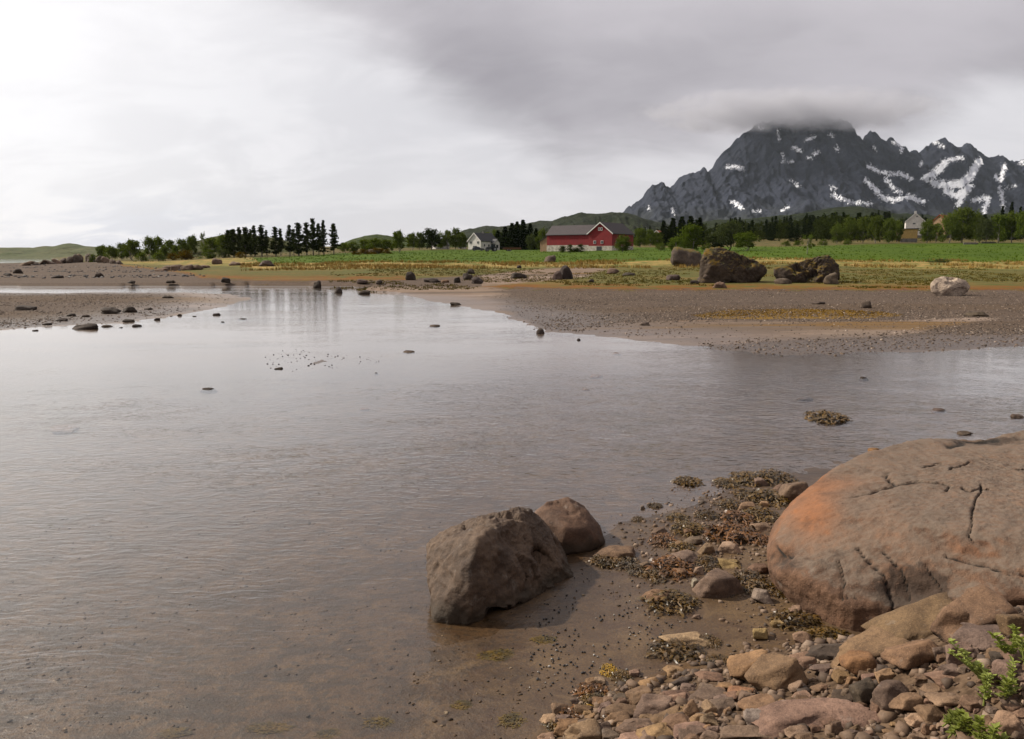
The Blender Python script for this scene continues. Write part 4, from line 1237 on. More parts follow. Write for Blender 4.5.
G2 = 'stones on the weedy shore'
SHORE = [
    (723, 584, 44, 30, 'grey', 'rounded grey-brown stone, largest among the seaweed left of the boulder', True),
    (617, 555, 40, 13, 'brown', 'flat brown slab half sunk in sand behind the dark rock', True),
    (685, 559, 32, 14, 'purple', 'flat purple-grey stone among the seaweed', True),
    (732, 548, 22, 12, 'pale', 'pale rounded stone amid the seaweed near the boulder', True),
    (730, 563, 24, 11, 'yellow', 'bright yellowish flat stone above the rounded grey-brown stone', False),
    (760, 569, 20, 11, 'brown', 'brown stone close to the left nose of the boulder', True),
    (708, 549, 15, 12, 'pink', 'small pink stone left of the pale rounded stone', True),
    (658, 597, 28, 13, 'tan', 'tan stone capping a dark seaweed clump on the mud', True),
    (751, 507, 20, 11, 'pink', 'pinkish rounded stone between the upper weed clumps', True),
    (695, 541, 18, 9, 'grey', 'grey stone half under weed in the middle of the shore', True),
    (763, 527, 23, 11, 'pale', 'long pale stone touching the left side of the boulder', False),
    (784, 489, 18, 10, 'brown', 'brown stone at the weed edge just left of the dark rounded rock', True),
    (797, 493, 34, 24, 'grey', 'dark grey rounded rock tucked behind the boulder', True),
    (762, 482, 15, 9, 'grey', 'grey stone on the topmost weed clump', True),
    (660, 531, 14, 8, 'grey', 'grey stone at the left tip of the weed bed', True),
    (681, 573, 14, 9, 'tan', 'small tan stone in weed left of the rounded grey-brown stone', True),
    (699, 571, 10, 9, 'pale', 'tiny pale stone beside the small tan stone', True),
    (696, 583, 9, 9, 'white', 'tiny whitish stone left of the rounded grey-brown stone', True),
    (645, 566, 13, 8, 'grey', 'grey pebble below the left tip of the weed bed', True),
    (681, 545, 12, 8, 'brown', 'brown pebble above the flat purple-grey stone', True),
    (728, 532, 12, 7, 'tan', 'tan pebble left of the long pale stone', True),
    (690, 532, 13, 7, 'brown', 'brown pebble on the left upper part of the weed bed', True),
    (713, 533, 12, 7, 'slate', 'grey pebble among weed above the small pink stone', True),
    (778, 497, 12, 7, 'pale', 'pale pebble in front of the dark rounded rock', True),
    (766, 504, 11, 6, 'tan', 'tan pebble right of the pinkish rounded stone', True),
    (643, 507, 5, 4, 'white', 'tiny white shell on wet sand right of the reddish-brown rock', True),
    (697, 617, 8, 5, 'grey', 'tiny grey pebble on the mud above the pale pink slab', True),
]
for i, (px, py, w, h, tone, lab, rnd) in enumerate(SHORE):
    put_stone(px, py, w, h, tone, lab, i * 3 + 2, G2, rnd=rnd, sink=0.25)

# smaller loose stones filling the bank, each told by its colour and its neighbour
import re
HEADS = [(h[0], h[1], re.split(r",| with | below | leaning | beside | just | cut | wedged | left of | right of | between | at the | in the | above | overlapping | on the | under | behind | near | lying | pointing ", h[5])[0]) for h in HAND]
TONEWORD = {'brown': 'brown', 'tan': 'tan', 'grey': 'grey', 'pink': 'pinkish', 'purple': 'purplish'}
used_labels = set()
def loose(n, region, size, group, seed, tones):
    r = random.Random(seed)
    k = 0
    while k < n:
        px, py = r.uniform(region[0], region[2]), r.uniform(region[1], region[3])
        lim = np.interp(px, [540, 600, 680, 740, 800, 860, 900, 1024], [715, 690, 672, 680, 664, 668, 655, 640])
        if py < lim:
            continue
        sz_ = size * (0.5 + r.random() ** 2 * 1.2)
        tone = r.choice(tones)
        hx, hy, head = min(HEADS, key=lambda q: (q[0] - px) ** 2 + (q[1] - py) ** 2)
        side = ('left of' if px < hx else 'right of') if abs(px - hx) > abs(py - hy) * 1.3 else ('above' if py < hy else 'below')
        lab = 'small %s rubble stone %s the %s' % (TONEWORD[tone], side, head)
        if lab in used_labels:
            near = sorted(HEADS, key=lambda q: (q[0] - px) ** 2 + (q[1] - py) ** 2)
            for hx2, hy2, h2 in near[1:9]:
                lab2 = 'small %s rubble stone between the %s and the %s' % (TONEWORD[tone], head, h2)
                if h2 != head and len(lab2.split()) <= 16 and lab2 not in used_labels:
                    lab = lab2
                    break
            else:
                lab = lab.replace('small', 'tiny' if sz_ < size * 0.75 else 'chunky')
        used_labels.add(lab)
        put_stone(px, py, sz_ * r.uniform(1, 1.6), sz_, tone, lab, r.randrange(18), group, sink=0.2)
        k += 1
loose(105, (545, 690, 740, 745), 10, 'rubble on the left half of the bank', 1, ['brown', 'tan', 'grey', 'pink', 'purple', 'brown'])
loose(85, (740, 660, 905, 738), 9, 'rubble round the pink slab', 2, ['brown', 'tan', 'grey', 'pink', 'brown'])
loose(85, (905, 650, 1030, 740), 10, 'rubble round the plants', 3, ['brown', 'grey', 'pink', 'purple', 'brown'])

SHARD = (np.array([[-1, -1, -1], [1, -1, -1], [1, 1, -1], [-1, 1, -1], [-.8, -.7, 1], [.7, -.8, 1], [.6, .8, 1], [-.8, .6, .8]]) * 0.72,
         np.array([[0, 2, 1], [0, 3, 2], [4, 5, 6], [4, 6, 7], [0, 1, 5], [0, 5, 4], [1, 2, 6], [1, 6, 5], [2, 3, 7], [2, 7, 6], [3, 0, 4], [3, 4, 7]]))
def scatter_mesh(name, P, S, cols=None, seed=1, sub=1, flat=0.6):
    """many tiny stones as one mesh"""
    rng = np.random.default_rng(seed)
    D, F = ICO[sub] if sub else SHARD
    n = len(P)
    k = len(D)
    an = rng.uniform(0, 6.28, n)
    sc = rng.uniform(0.65, 1.35, (n, 3)) * S[:, None]
    sc[:, 2] *= flat
    jit = rng.uniform(0.72, 1.28, (n, k, 1)) if sub else rng.uniform(0.6, 1.4, (n, k, 3))
    L = D[None] * jit * sc[:, None]
    ca, sa = np.cos(an)[:, None], np.sin(an)[:, None]
    V = np.stack([L[..., 0] * ca - L[..., 1] * sa, L[..., 0] * sa + L[..., 1] * ca, L[..., 2]], -1) + P[:, None]
    FF = (F[None] + (np.arange(n) * k)[:, None, None]).reshape(-1, 3)
    me = mesh_np(name, V.reshape(-1, 3), FF, smooth=False)
    add_attr(me, 'shade', np.repeat(rng.uniform(0, 1, n), k))
    return me

def pebble_mat(name, c1, c2, c3):
    m, t = mat_base(name)
    s = t.attr('shade')
    c = t.mix(t.step(s, 0.0, 0.7), c1, c2)
    c = t.mix(t.step(s, 0.86, 0.95), c, c3)
    n = t.noise(t.pos(), 60.0, 3.0, 0.6)
    c = t.mix(t.step(n, 0.4, 0.7, 0.0, 0.4), c, c1)
    b = t.node('ShaderNodeBsdfPrincipled', Base__Color=c, Roughness=0.75)
    b.inputs['Specular IOR Level'].default_value = 0.3
    return finish(m, t, b)
MAT_PEB = pebble_mat('pebbles', (0.052, 0.036, 0.026), (0.155, 0.104, 0.071), (0.27, 0.200, 0.150))
MAT_PEBDARK = pebble_mat('shingle', (0.045, 0.033, 0.025), (0.145, 0.105, 0.078), (0.33, 0.265, 0.215))
MAT_SHELL = pebble_mat('shells', (0.012, 0.012, 0.014), (0.045, 0.042, 0.042), (0.35, 0.33, 0.30))

rng = np.random.default_rng(9)
# grit between the bank stones
n = 9000
x = rng.uniform(-0.8, 6.5, n); y = rng.uniform(3.4, 8.0, n)
ok = sdpoly(x, y, BANK) > rng.uniform(-0.15, 0.3, n)
x, y = x[ok], y[ok]
me = scatter_mesh('bank_grit', np.stack([x, y, terr(x, y) + 0.004], -1), 0.008 + 0.022 * rng.uniform(0, 1, len(x)) ** 2.5, seed=3, sub=0)
tag(obj('bank_grit', me, MAT_PEB), 'fine brown grit filling the gaps between the bank stones', 'gravel', kind='stuff')
# broken rubble too small to pick apart
n = 2600
x = rng.uniform(-0.8, 6.0, n); y = rng.uniform(3.2, 7.2, n)
ok = sdpoly(x, y, BANK) > rng.uniform(-0.05, 0.35, n)
x, y = x[ok], y[ok]
me = scatter_mesh('bank_rubble', np.stack([x, y, terr(x, y) + 0.008], -1), 0.022 + 0.034 * rng.uniform(0, 1, len(x)) ** 2, seed=33, sub=0, flat=0.7)
tag(obj('bank_rubble', me, MAT_PEB), 'small broken rubble packed between the bank stones', 'rubble', kind='stuff')
# pebbles on the weed bed
n = 2600
x = rng.uniform(1.0, 3.4, n); y = rng.uniform(6.2, 11.5, n)
qx, qy = project(np.stack([x, y, np.zeros(n)], -1))
ok = sdpoly(qx, qy, [(640, 525), (690, 500), (760, 475), (810, 480), (775, 530), (790, 600), (830, 640), (760, 650), (720, 600), (640, 580)]) > rng.uniform(-25, 12, n)
x, y = x[ok], y[ok]
me = scatter_mesh('weed_bed_pebbles', np.stack([x, y, terr(x, y) + 0.003], -1), 0.008 + 0.03 * rng.uniform(0, 1, len(x)) ** 3, seed=4, sub=0)
tag(obj('weed_bed_pebbles', me, MAT_PEB), 'scattered pebbles among the seaweed left of the boulder', 'gravel', kind='stuff')
# periwinkles on the mud
n = 1500
x = rng.uniform(-0.2, 2.2, n); y = rng.uniform(5.2, 8.2, n)
qx, qy = project(np.stack([x, y, np.zeros(n)], -1))
cl = fbm(np.stack([x * 2.6, y * 2.6, 0 * x], -1), 3, 4)
ok = (sdpoly(qx, qy, [(545, 625), (590, 590), (640, 600), (680, 612), (700, 640), (640, 665), (580, 690), (530, 690)]) > rng.uniform(-22, 8, n)) & (cl > -0.02)
x, y = x[ok], y[ok]
me = scatter_mesh('periwinkles', np.stack([x, y, terr(x, y) + 0.006], -1), 0.005 + 0.006 * rng.uniform(0, 1, len(x)), seed=5, flat=0.9)
tag(obj('periwinkles', me, MAT_SHELL), 'tiny black sea snails dotted over the bare mud right of the dark rock', 'snails', kind='stuff')
# bits of drowned weed and small stones on the bed of the near shallows
r6 = np.random.default_rng(66)
n = 4200
yy6 = np.exp(r6.uniform(math.log(4.6), math.log(12.5), n)); xx6 = r6.uniform(-0.66, 0.16, n) * yy6
cl6 = fbm(np.stack([xx6 * 1.1, yy6 * 1.6, 0 * xx6], -1), 4, 67)
ok = (cl6 > 0.02 + 0.25 * r6.uniform(-1, 1, n)) & (sdpoly(xx6, yy6, NEAR) < 0.9)
xx6, yy6 = xx6[ok], yy6[ok]
me = scatter_mesh('bed_debris', np.stack([xx6, yy6, terr(xx6, yy6) + 0.003], -1), 0.004 + 0.016 * r6.uniform(0, 1, len(xx6)) ** 4, seed=68, sub=0, flat=0.35)
tag(obj('bed_debris', me, pebble_mat('bed_bits', (0.022, 0.014, 0.008), (0.075, 0.046, 0.026), (0.20, 0.15, 0.10))), 'dark bits of weed and small stones on the bed of the near shallows', 'debris', kind='stuff')
# shingle of the right bar and of the left bar
def shingle(name, n, xr, yr, poly, extra, size, label, seed, p0):
    rng = np.random.default_rng(seed)
    yy = np.exp(rng.uniform(math.log(yr[0]), math.log(yr[1]), n))
    xx = rng.uniform(xr[0], xr[1], n) * yy
    s = sdpoly(xx, yy, poly)
    dens = sstep(s, -0.6, 1.5) * (0.25 + 0.75 * sstep(fbm(np.stack([xx * .35, yy * .35, 0 * xx], -1), 3, seed), -0.25, 0.25)) * extra(xx, yy)
    ok = (rng.uniform(0, 1, n) < dens)
    xx, yy = xx[ok], yy[ok]
    zz_ = terr(xx, yy)
    ok = zz_ > -0.05
    xx, yy, zz_ = xx[ok], yy[ok], zz_[ok]
    me = scatter_mesh(name, np.stack([xx, yy, zz_ + 0.006], -1), size * (0.5 + 1.4 * rng.uniform(0, 1, len(xx)) ** 3), seed=seed, sub=0)
    tag(obj(name, me, MAT_PEBDARK), label, 'shingle', kind='stuff')
shingle('shingle', 62000, (-0.02, 0.66), (25, 73), MAIN, lambda a, b: (1 - 0.9 * sstep(sdpoly(a, b, SANDSTRIP), -0.5, 1.0)) * sstep(colpx(a, b), 480, 560), 0.034, 'grey-brown shingle covering the bar across the water', 14, 0)
shingle('shingle', 15000, (-0.66, -0.28), (34, 72), BAR, lambda a, b: 0.3 + 0.7 * sstep(colpx(a, b), 250, 60), 0.036, 'grey shingle on the mud bank at the left', 15, 0)
r5 = np.random.default_rng(55)
d5 = np.exp(r5.uniform(math.log(78), math.log(270), 5200)); p5 = r5.uniform(-60, 330, 5200)
x5 = (p5 - 512) / FPX * CT * d5
k5 = (fbm(np.stack([x5 * .02, d5 * .12, 0 * x5], -1), 4, 51) > 0.10) & (d5 < np.interp(p5, [0, 130, 200, 330], [270, 240, 110, 90]))
x5, d5 = x5[k5], d5[k5]
me = scatter_mesh('flats_debris', np.stack([x5, d5, terr(x5, d5) + 0.02], -1), 0.05 + 0.22 * r5.uniform(0, 1, len(x5)) ** 3, seed=52)
tag(obj('flats_debris', me, MAT_SHELL), 'dark weed and small stones strewn over the far mudflats', 'weed', kind='stuff')
n = 260
x = rng.uniform(-9.5, -3.5, n); y = rng.uniform(22, 30, n)
ok = sdpoly(x, y, SHOAL) > rng.uniform(-0.4, 0.5, n)
x, y = x[ok], y[ok]
me = scatter_mesh('shoal_pebbles', np.stack([x, y, np.full(len(x), 0.004)], -1), 0.012 + 0.02 * rng.uniform(0, 1, len(x)) ** 2, seed=6)
tag(obj('shoal_pebbles', me, MAT_SHELL), 'dark specks of pebbles breaking the surface over the shoal', 'pebbles', kind='stuff')


# ------------------------------------------------------------------ seaweed
m, t = mat_base('bladderwrack')
p = t.pos()
n = t.noise(p, 9.0, 4.0, 0.6)
n2 = t.noise(p, 45.0, 3.0, 0.6)
c = t.mix(t.step(n, 0.38, 0.64), (0.042, 0.027, 0.009), (0.130, 0.074, 0.020))
c = t.mix(t.step(n2, 0.5, 0.7, 0.0, 0.7), c, (0.15, 0.105, 0.030))
info = t.n.new('ShaderNodeObjectInfo')
c = t.mix(1.0, c, info.outputs['Color'], 'MULTIPLY')
b = t.node('ShaderNodeBsdfPrincipled', Base__Color=c, Roughness=0.45)
MAT_WEED = finish(m, t, b)

def weed_mesh(seed, n=210):
    """a heap of strap fronds with small bladders, one unit across"""
    rng = np.random.default_rng(seed)
    V, F = [], []
    for i in range(n):
        an, rr = rng.uniform(0, 6.28), 0.46 * math.sqrt(rng.uniform())
        c0 = np.array([rr * math.cos(an), rr * math.sin(an), 0.02 + 0.28 * (1 - (rr / 0.5) ** 2) * rng.uniform(0.2, 1)])
        d = rng.uniform(0, 6.28)
        L, wd = rng.uniform(0.08, 0.19), rng.uniform(0.012, 0.027)
        bend = rng.normal(0, 1.2)
        b0 = len(V)
        for k in range(4):
            s = k / 3
            a2 = d + bend * s
            pos = c0 + np.array([math.cos(a2), math.sin(a2), 0]) * L * s + [0, 0, 0.05 * math.sin(s * 3.1) - 0.05 * s]
            side = np.array([-math.sin(a2), math.cos(a2), rng.normal(0, .7)]) * wd * (1 - 0.5 * s + 0.5 * rng.uniform())
            V += [pos - side, pos + side]
        for k in range(3):
            F.append([b0 + 2 * k, b0 + 2 * k + 1, b0 + 2 * k + 3, b0 + 2 * k + 2])
    V = np.array(V)
    V[:, 2] = np.maximum(V[:, 2], 0.004)
    me = mesh_np('seaweed', V, np.array(F), smooth=False)
    me.materials.append(MAT_WEED)
    return me
WEEDS = [weed_mesh(s) for s in range(6)]
wrng = random.Random(8)
def weed(px, py, w, h, label, i, col=(1, 1, 1), group='seaweed clumps on the shore', thick=1.0):
    g = PT(px, py)
    k = math.hypot(g[1], CAM_H - g[2]) / FPX
    a = math.atan2(CAM_H - g[2], g[1])
    dp = min(h * k / max(math.sin(a), 0.04), 1.6 * w * k)
    o = obj('seaweed_clump', WEEDS[i % 6], loc=(g[0], g[1], max(T(g[0], g[1]), -0.02)), rot=(0, 0, wrng.choice((0, math.pi)) + wrng.uniform(-.2, .2)), scale=(w * k * 1.1, dp * 1.1, min(w * k, dp) * 0.7 * thick))
    o.color = (*col, 1)
    tag(o, label, 'seaweed', group)
DK, OL, RU, YE = (0.68, 0.62, 0.48), (0.85, 0.80, 0.60), (1.05, 0.72, 0.50), (2.4, 2.3, 0.9)
for i, (px, py, w, h, lab, col) in enumerate([
    (688, 482, 28, 9, 'brown seaweed tuft standing alone in the shallow water above the weed bed', OL),
    (655, 506, 15, 5, 'small dark seaweed tuft on wet sand right of the reddish-brown rock', DK),
    (638, 520, 14, 5, 'small brown seaweed scrap at the left of the weed bed', DK),
    (726, 484, 22, 10, 'olive seaweed clump, left end of the topmost weed band', OL),
    (748, 480, 34, 14, 'olive-brown seaweed clump in the middle of the topmost weed band', OL),
    (775, 480, 40, 15, 'dark seaweed clump, right end of the topmost weed band', DK),
    (770, 500, 40, 16, 'olive seaweed clump below the topmost band, beside the dark rounded rock', OL),
    (748, 496, 26, 14, 'dark seaweed clump above the pinkish rounded stone', DK),
    (729, 505, 24, 10, 'dark oval seaweed clump left of the pinkish rounded stone', DK),
    (762, 517, 36, 14, 'brown seaweed clump above the long pale stone', OL),
    (679, 519, 22, 10, 'small olive seaweed clump at the upper left of the weed bed', OL),
    (708, 517, 26, 9, 'dark seaweed clump in the upper middle of the weed bed', DK),
    (738, 520, 34, 14, 'rust-brown seaweed clump in the upper right of the weed bed', RU),
    (730, 536, 50, 18, 'broad rust-brown seaweed mat in the middle of the weed bed', RU),
    (758, 540, 26, 12, 'brown seaweed next to the left flank of the boulder', RU),
    (690, 530, 34, 12, 'brown seaweed clump in the left middle of the weed bed', OL),
    (663, 541, 26, 14, 'rusty seaweed clump at the left edge of the weed bed', RU),
    (682, 548, 26, 10, 'olive seaweed patch above the flat purple-grey stone', OL),
    (605, 562, 26, 14, 'dark seaweed clump on the flat brown slab behind the dark rock', DK),
    (625, 563, 28, 15, 'dark seaweed clump right of the flat brown slab', DK),
    (640, 571, 22, 12, 'olive-black seaweed clump left of the rusty one', DK),
    (672, 569, 44, 20, 'bright rusty seaweed mat below the flat purple-grey stone', RU),
    (654, 576, 24, 14, 'dark seaweed fringe under the rusty mat', DK),
    (708, 564, 28, 16, 'dark seaweed beside the bright yellowish stone', DK),
    (672, 604, 50, 20, 'dark brown seaweed heap under the tan capping stone on the mud', OL),
    (749, 582, 34, 22, 'dark seaweed in the shade right of the rounded grey-brown stone', DK),
    (778, 590, 26, 24, 'black seaweed under the left nose of the boulder', DK),
    (795, 622, 44, 18, 'dark brown seaweed in the wet hollow at the boulder foot', DK),
    (825, 636, 44, 14, 'olive seaweed in the pool below the boulder', OL),
    (676, 652, 52, 20, 'dark seaweed heap beneath the pale pink slab', DK),
    (712, 642, 18, 22, 'dark seaweed at the right end of the pale pink slab', DK),
    (720, 663, 30, 12, 'dark weed scraps above the long flat reddish stone', DK),
    (609, 671, 16, 12, 'bright yellow seaweed scrap on the mud above the bank', YE),
    (622, 678, 20, 12, 'brown seaweed right of the bright yellow scrap', OL),
    (592, 692, 32, 14, 'rusty seaweed strip along the upper left edge of the bank', RU),
    (596, 702, 28, 14, 'dark brown seaweed heap at the left of the bank', OL),
    (590, 709, 10, 8, 'small yellow-green seaweed tuft in the left of the bank', YE),
    (575, 716, 28, 16, 'brown seaweed over stones near the left end of the bank', RU),
    (558, 726, 24, 16, 'brown seaweed, leftmost heap of the bank', OL),
    (615, 722, 24, 12, 'rust seaweed strand on the brown flat stone', RU),
    (826, 418, 38, 11, 'olive-brown seaweed heap drying on a low stone out in the water', OL),
    (862, 662, 22, 12, 'yellow-olive weed in the pool left of the orange block', (2.2, 2.0, 0.8)),
]):
    weed(px, py, w, h, lab, i, col)
for i, (px, py, w, h) in enumerate([(380, 722, 30, 10), (330, 732, 26, 8), (465, 705, 24, 8), (270, 725, 40, 9), (175, 730, 30, 8), (500, 655, 40, 10), (545, 640, 26, 8), (515, 720, 30, 12)]):
    weed(px, py, w, h, 'dark drowned seaweed lying on the bed of the near shallows, number counted from left: %s' % ORD[i] if False else ['green-brown drowned weed near the bottom edge below the dark rock', 'dark drowned weed left of the green-brown one at the bottom edge', 'dark drowned weed between the dark rock and the bottom edge', 'long dark drowned weed third from the left along the bottom edge', 'dark drowned weed leftmost along the bottom edge', 'brown drowned weed just in front of the dark rock', 'brown drowned weed in front of the right end of the dark rock', 'dark drowned weed at the left foot of the bank'][i], i, (0.8, 0.85, 0.6), 'drowned weed in the near shallows', 0.25)


# ------------------------------------------------------------------ stones further out
def far_rock(px, py, w, h, tone, label, i, group=None, mossy=False, rnd=False, rot=None, name='rock', cat='rock'):
    o = put_stone(px, py, w, h, tone, label, i, group, rnd=rnd, name=name, cat=cat, mat=None, depth=0.8, sink=0.22, rot=rot)
    me = LUMP_ME[i % 12]
    key = ('m' if mossy else 'f', me.name)
    if key not in FARME:
        c = me.copy(); c.materials.clear(); c.materials.append(MAT_MOSSY if mossy else MAT_FARSTONE); FARME[key] = c
    o.data = FARME[key]
    return o
FARME = {}
for i, (px, py, w, h, tone, lab, rnd) in enumerate([
    (206, 387, 19, 6, 'fardark', 'dark low stone breaking the water left of centre', True),
    (58, 423, 26, 5, 'grey', 'long pale-brown stone awash near the left edge', True),
    (865, 376, 8, 5, 'fardark', 'small dark stone in the water below the shingle bar at the right', True),
    (808, 396, 16, 3, 'far', 'thin dark stone awash above the seaweed heap in the water', True),
    (940, 408, 15, 6, 'far', 'brown stone in the water beyond the boulder', True),
    (1019, 415, 13, 6, 'far', 'brown stone in the water at the right edge', True),
    (876, 450, 13, 6, 'orange', 'small orange-brown stone showing just behind the boulder', True),
    (966, 433, 14, 4, 'far', 'small dark stone on the far crest of the boulder', True),
    (408, 351, 13, 3, 'far', 'flat dark stone awash in mid water above centre', True),
    (364, 403, 9, 3, 'brown', 'small brown stone awash in the middle of the water', True),
    (597, 373, 13, 3, 'brown', 'flat brown stone awash right of the centre of the water', True),
    (586, 384, 7, 3, 'brown', 'tiny brown stone awash just below the flat brown one', True),
    (617, 352, 9, 3, 'brown', 'brown stone awash near the edge of the shingle bar', True),
    (376, 372, 4, 3, 'fardark', 'tiny dark stone right of the speckled shoal', True),
    (278, 368, 8, 3, 'fardark', 'dark stone on the speckled shoal', True),
    (540, 331, 8, 6, 'fardark', 'dark pebble at the corner of the shingle bar', True),
    (579, 339, 4, 3, 'fardark', 'tiny dark pebble off the shingle bar', True),
    (455, 304, 11, 3, 'fardark', 'dark flat stone on the edge of the sand spit', True),
    (434, 325, 12, 3, 'far', 'low stone awash off the sand spit', True),
    (242, 318, 9, 3, 'fardark', 'dark stone awash off the tip of the left mud bank', True),
    (222, 321, 5, 3, 'fardark', 'tiny dark stone below the tip of the left mud bank', True),
    (216, 314, 8, 3, 'fardark', 'dark flat stone left of the tip stone', True),
    (867, 305, 11, 8, 'far', 'dark brown stone on the yellow grass patch of the bar', False),
    (820, 303, 12, 3, 'far', 'low flat stone on the shingle right of the mossy boulders', False),
    (980, 315, 20, 4, 'far', 'flat dark stone on the shingle below the white boulder', False),
    (591, 281, 6, 3, 'fardark', 'tiny dark stone on the marsh right of the leaning pair', False),
    (645, 324, 9, 4, 'far', 'small brown stone on the sandy strip of the bar', False),
]):
    far_rock(px, py, w, h, tone, lab, i * 5 + 3, 'stones scattered over water and bar', rnd=rnd)
for i, (px, py, w, h, lab) in enumerate([
    (24, 308, 21, 8, 'dark weed-covered rock at the left edge of the mud bank'),
    (107, 311, 22, 10, 'larger dark weed-covered rock in the middle of the mud bank'),
    (128, 310, 16, 9, 'dark weed-covered rock just right of the larger one on the mud bank'),
    (83, 326, 27, 9, 'broad dark weed-covered rock on the lower edge of the mud bank'),
    (136, 325, 10, 5, 'small dark rock off the lower edge of the mud bank'),
    (70, 315, 10, 5, 'small dark rock left of the larger weed-covered one'),
    (61, 320, 15, 4, 'flat dark rock above the broad weed-covered rock'),
    (85, 316, 9, 4, 'small flat dark rock between the weed-covered rocks'),
    (46, 324, 9, 3, 'low dark rock left of the broad weed-covered rock'),
    (34, 330, 7, 3, 'tiny dark rock in the water left of the broad weed-covered rock'),
    (105, 326, 13, 3, 'low dark rock right of the broad weed-covered rock'),
    (120, 327, 5, 3, 'tiny dark rock awash right of the broad weed-covered rock'),
    (147, 309, 9, 3, 'flat dark rock near the right part of the mud bank'),
    (157, 319, 7, 4, 'small rock at the water line of the mud bank'),
    (179, 315, 6, 3, 'tiny rock at the water line further right on the mud bank'),
    (166, 297, 13, 4, 'low brown rock at the top of the mud bank'),
    (127, 321, 13, 4, 'dark low rock below the pair of weed-covered rocks'),
    (194, 316, 5, 2, 'tiny dark stone awash right of the mud bank'),
]):
    far_rock(px, py, w * 0.85, h * 0.72, 'fardark', lab, i * 7 + 1, 'dark rocks on the left mud bank', rnd=(i % 2 == 0))
for i, (px, py, w, h, tone, lab) in enumerate([
    (410, 276.5, 10, 9, 'fardark', 'upright dark rock, leftmost of the rocks on the mud below the meadow'),
    (431, 280.5, 18, 5, 'fardark', 'long low dark rock right of the leftmost upright one'),
    (445, 281.5, 8, 3, 'red', 'low reddish rock between the long rock and the small dark one'),
    (457, 280.5, 7, 6, 'fardark', 'small dark rock in the middle of the group on the mud'),
    (467.5, 277, 10, 7, 'fardark', 'dark rock behind the square dark rock on the mud'),
    (470.5, 272, 9, 5, 'fardark', 'green-black rock highest up the mud in the group'),
    (476.5, 281, 12, 7, 'fardark', 'square dark rock at the right end of the group on the mud'),
    (519, 276, 15, 6, 'fardark', 'flat-topped dark rock alone on the mud'),
    (557, 276, 10, 9, 'far', 'brown lower half of the leaning pair of rocks on the marsh'),
    (566, 273.5, 13, 14, 'fardark', 'tall black rock of the leaning pair on the marsh'),
    (550.5, 259.5, 12, 7, 'far', 'pointed brown rock in the grass above the leaning pair'),
    (519, 267, 5, 3, 'fardark', 'tiny dark rock in the grass above the flat-topped rock'),
    (613, 271.5, 12, 6, 'grey', 'grey tilted rock on the marsh right of the leaning pair'),
    (629, 274.5, 13, 3, 'fardark', 'flat black rock right of the grey tilted rock'),
    (674, 278, 13, 6, 'far', 'low brown rock left of the mossy boulders'),
    (225, 281.5, 9, 5, 'fardark', 'small dark rock on the far mud at left'),
    (317, 284.5, 8, 8, 'fardark', 'upright dark rock by the far pool'),
    (338.5, 290, 8, 7, 'fardark', 'dark rock at the right end of the far pool'),
    (365, 292, 12, 5, 'fardark', 'dark low rock on the point right of the far pool'),
    (362, 284, 10, 4, 'far', 'brown low rocks above the point'),
    (379, 284, 6, 4, 'fardark', 'small dark rock right of the brown low rocks'),
    (17, 271.5, 8, 5, 'fardark', 'dark rock on the far flats near the left edge'),
    (7, 274.5, 8, 3, 'fardark', 'flat dark rock at the left edge of the far flats'),
    (56, 277, 10, 3, 'fardark', 'low dark rock on the far flats'),
    (98, 275.5, 8, 5, 'fardark', 'pointed dark rock on the far flats below the outcrop'),
    (131, 282, 8, 3, 'fardark', 'flat brown rock on the far flats in front of the marsh'),
    (170, 283, 9, 3, 'far', 'low brown rock at the left end of the marsh'),
    (216, 262, 10, 6, 'grey', 'pale grey rock on the grass below the left bushes'),
    (234, 264, 14, 4, 'grey', 'flat grey rock on the grass right of the pale one'),
    (265, 264, 15, 6, 'far', 'grey-brown rock on the grass below the conifers'),
]):
    far_rock(px, py, w, h, tone, lab, i * 5 + 2, 'rocks on the far marsh and flats')
# rocky spit and outcrop on the left shore
OUT = sorted([(24, 265, 14, 2), (33, 264.3, 13, 2.5), (41, 263.4, 12, 3), (48, 262.8, 11, 3.5), (55, 262.2, 11, 4), (62, 261.5, 11, 5), (68, 260.6, 11, 6.5), (74, 259.6, 10, 8), (80, 259, 10, 8), (86, 258.2, 9, 8.5), (92, 259, 9, 8), (98, 260, 9, 7), (104, 260.8, 9, 6), (111, 262, 9, 4.5), (118, 262.8, 8, 3.5)])
for i, (px, py, w, h) in enumerate(OUT):
    o = far_rock(px, py, w, h, 'far' if i % 4 else 'grey', 'dark slanting rock, %s from the left in the outcrop on the left shore' % ORD[i], i * 3 + 4, 'rocks of the left shore outcrop')
    o.rotation_euler[1] = R(-14 - 10 * (i % 3))
for i, (px, py, w, h) in enumerate([(160, 270, 12, 3), (168, 268.5, 12, 5), (177, 268, 13, 6), (186, 268, 12, 6), (195, 268, 12, 5), (203, 267, 10, 3)]):
    far_rock(px, py, w, h, 'grey', 'grey jagged rock, %s from the left in the ledge on the marsh edge' % ORD[i], i * 4 + 1, 'rocks of the marsh ledge')

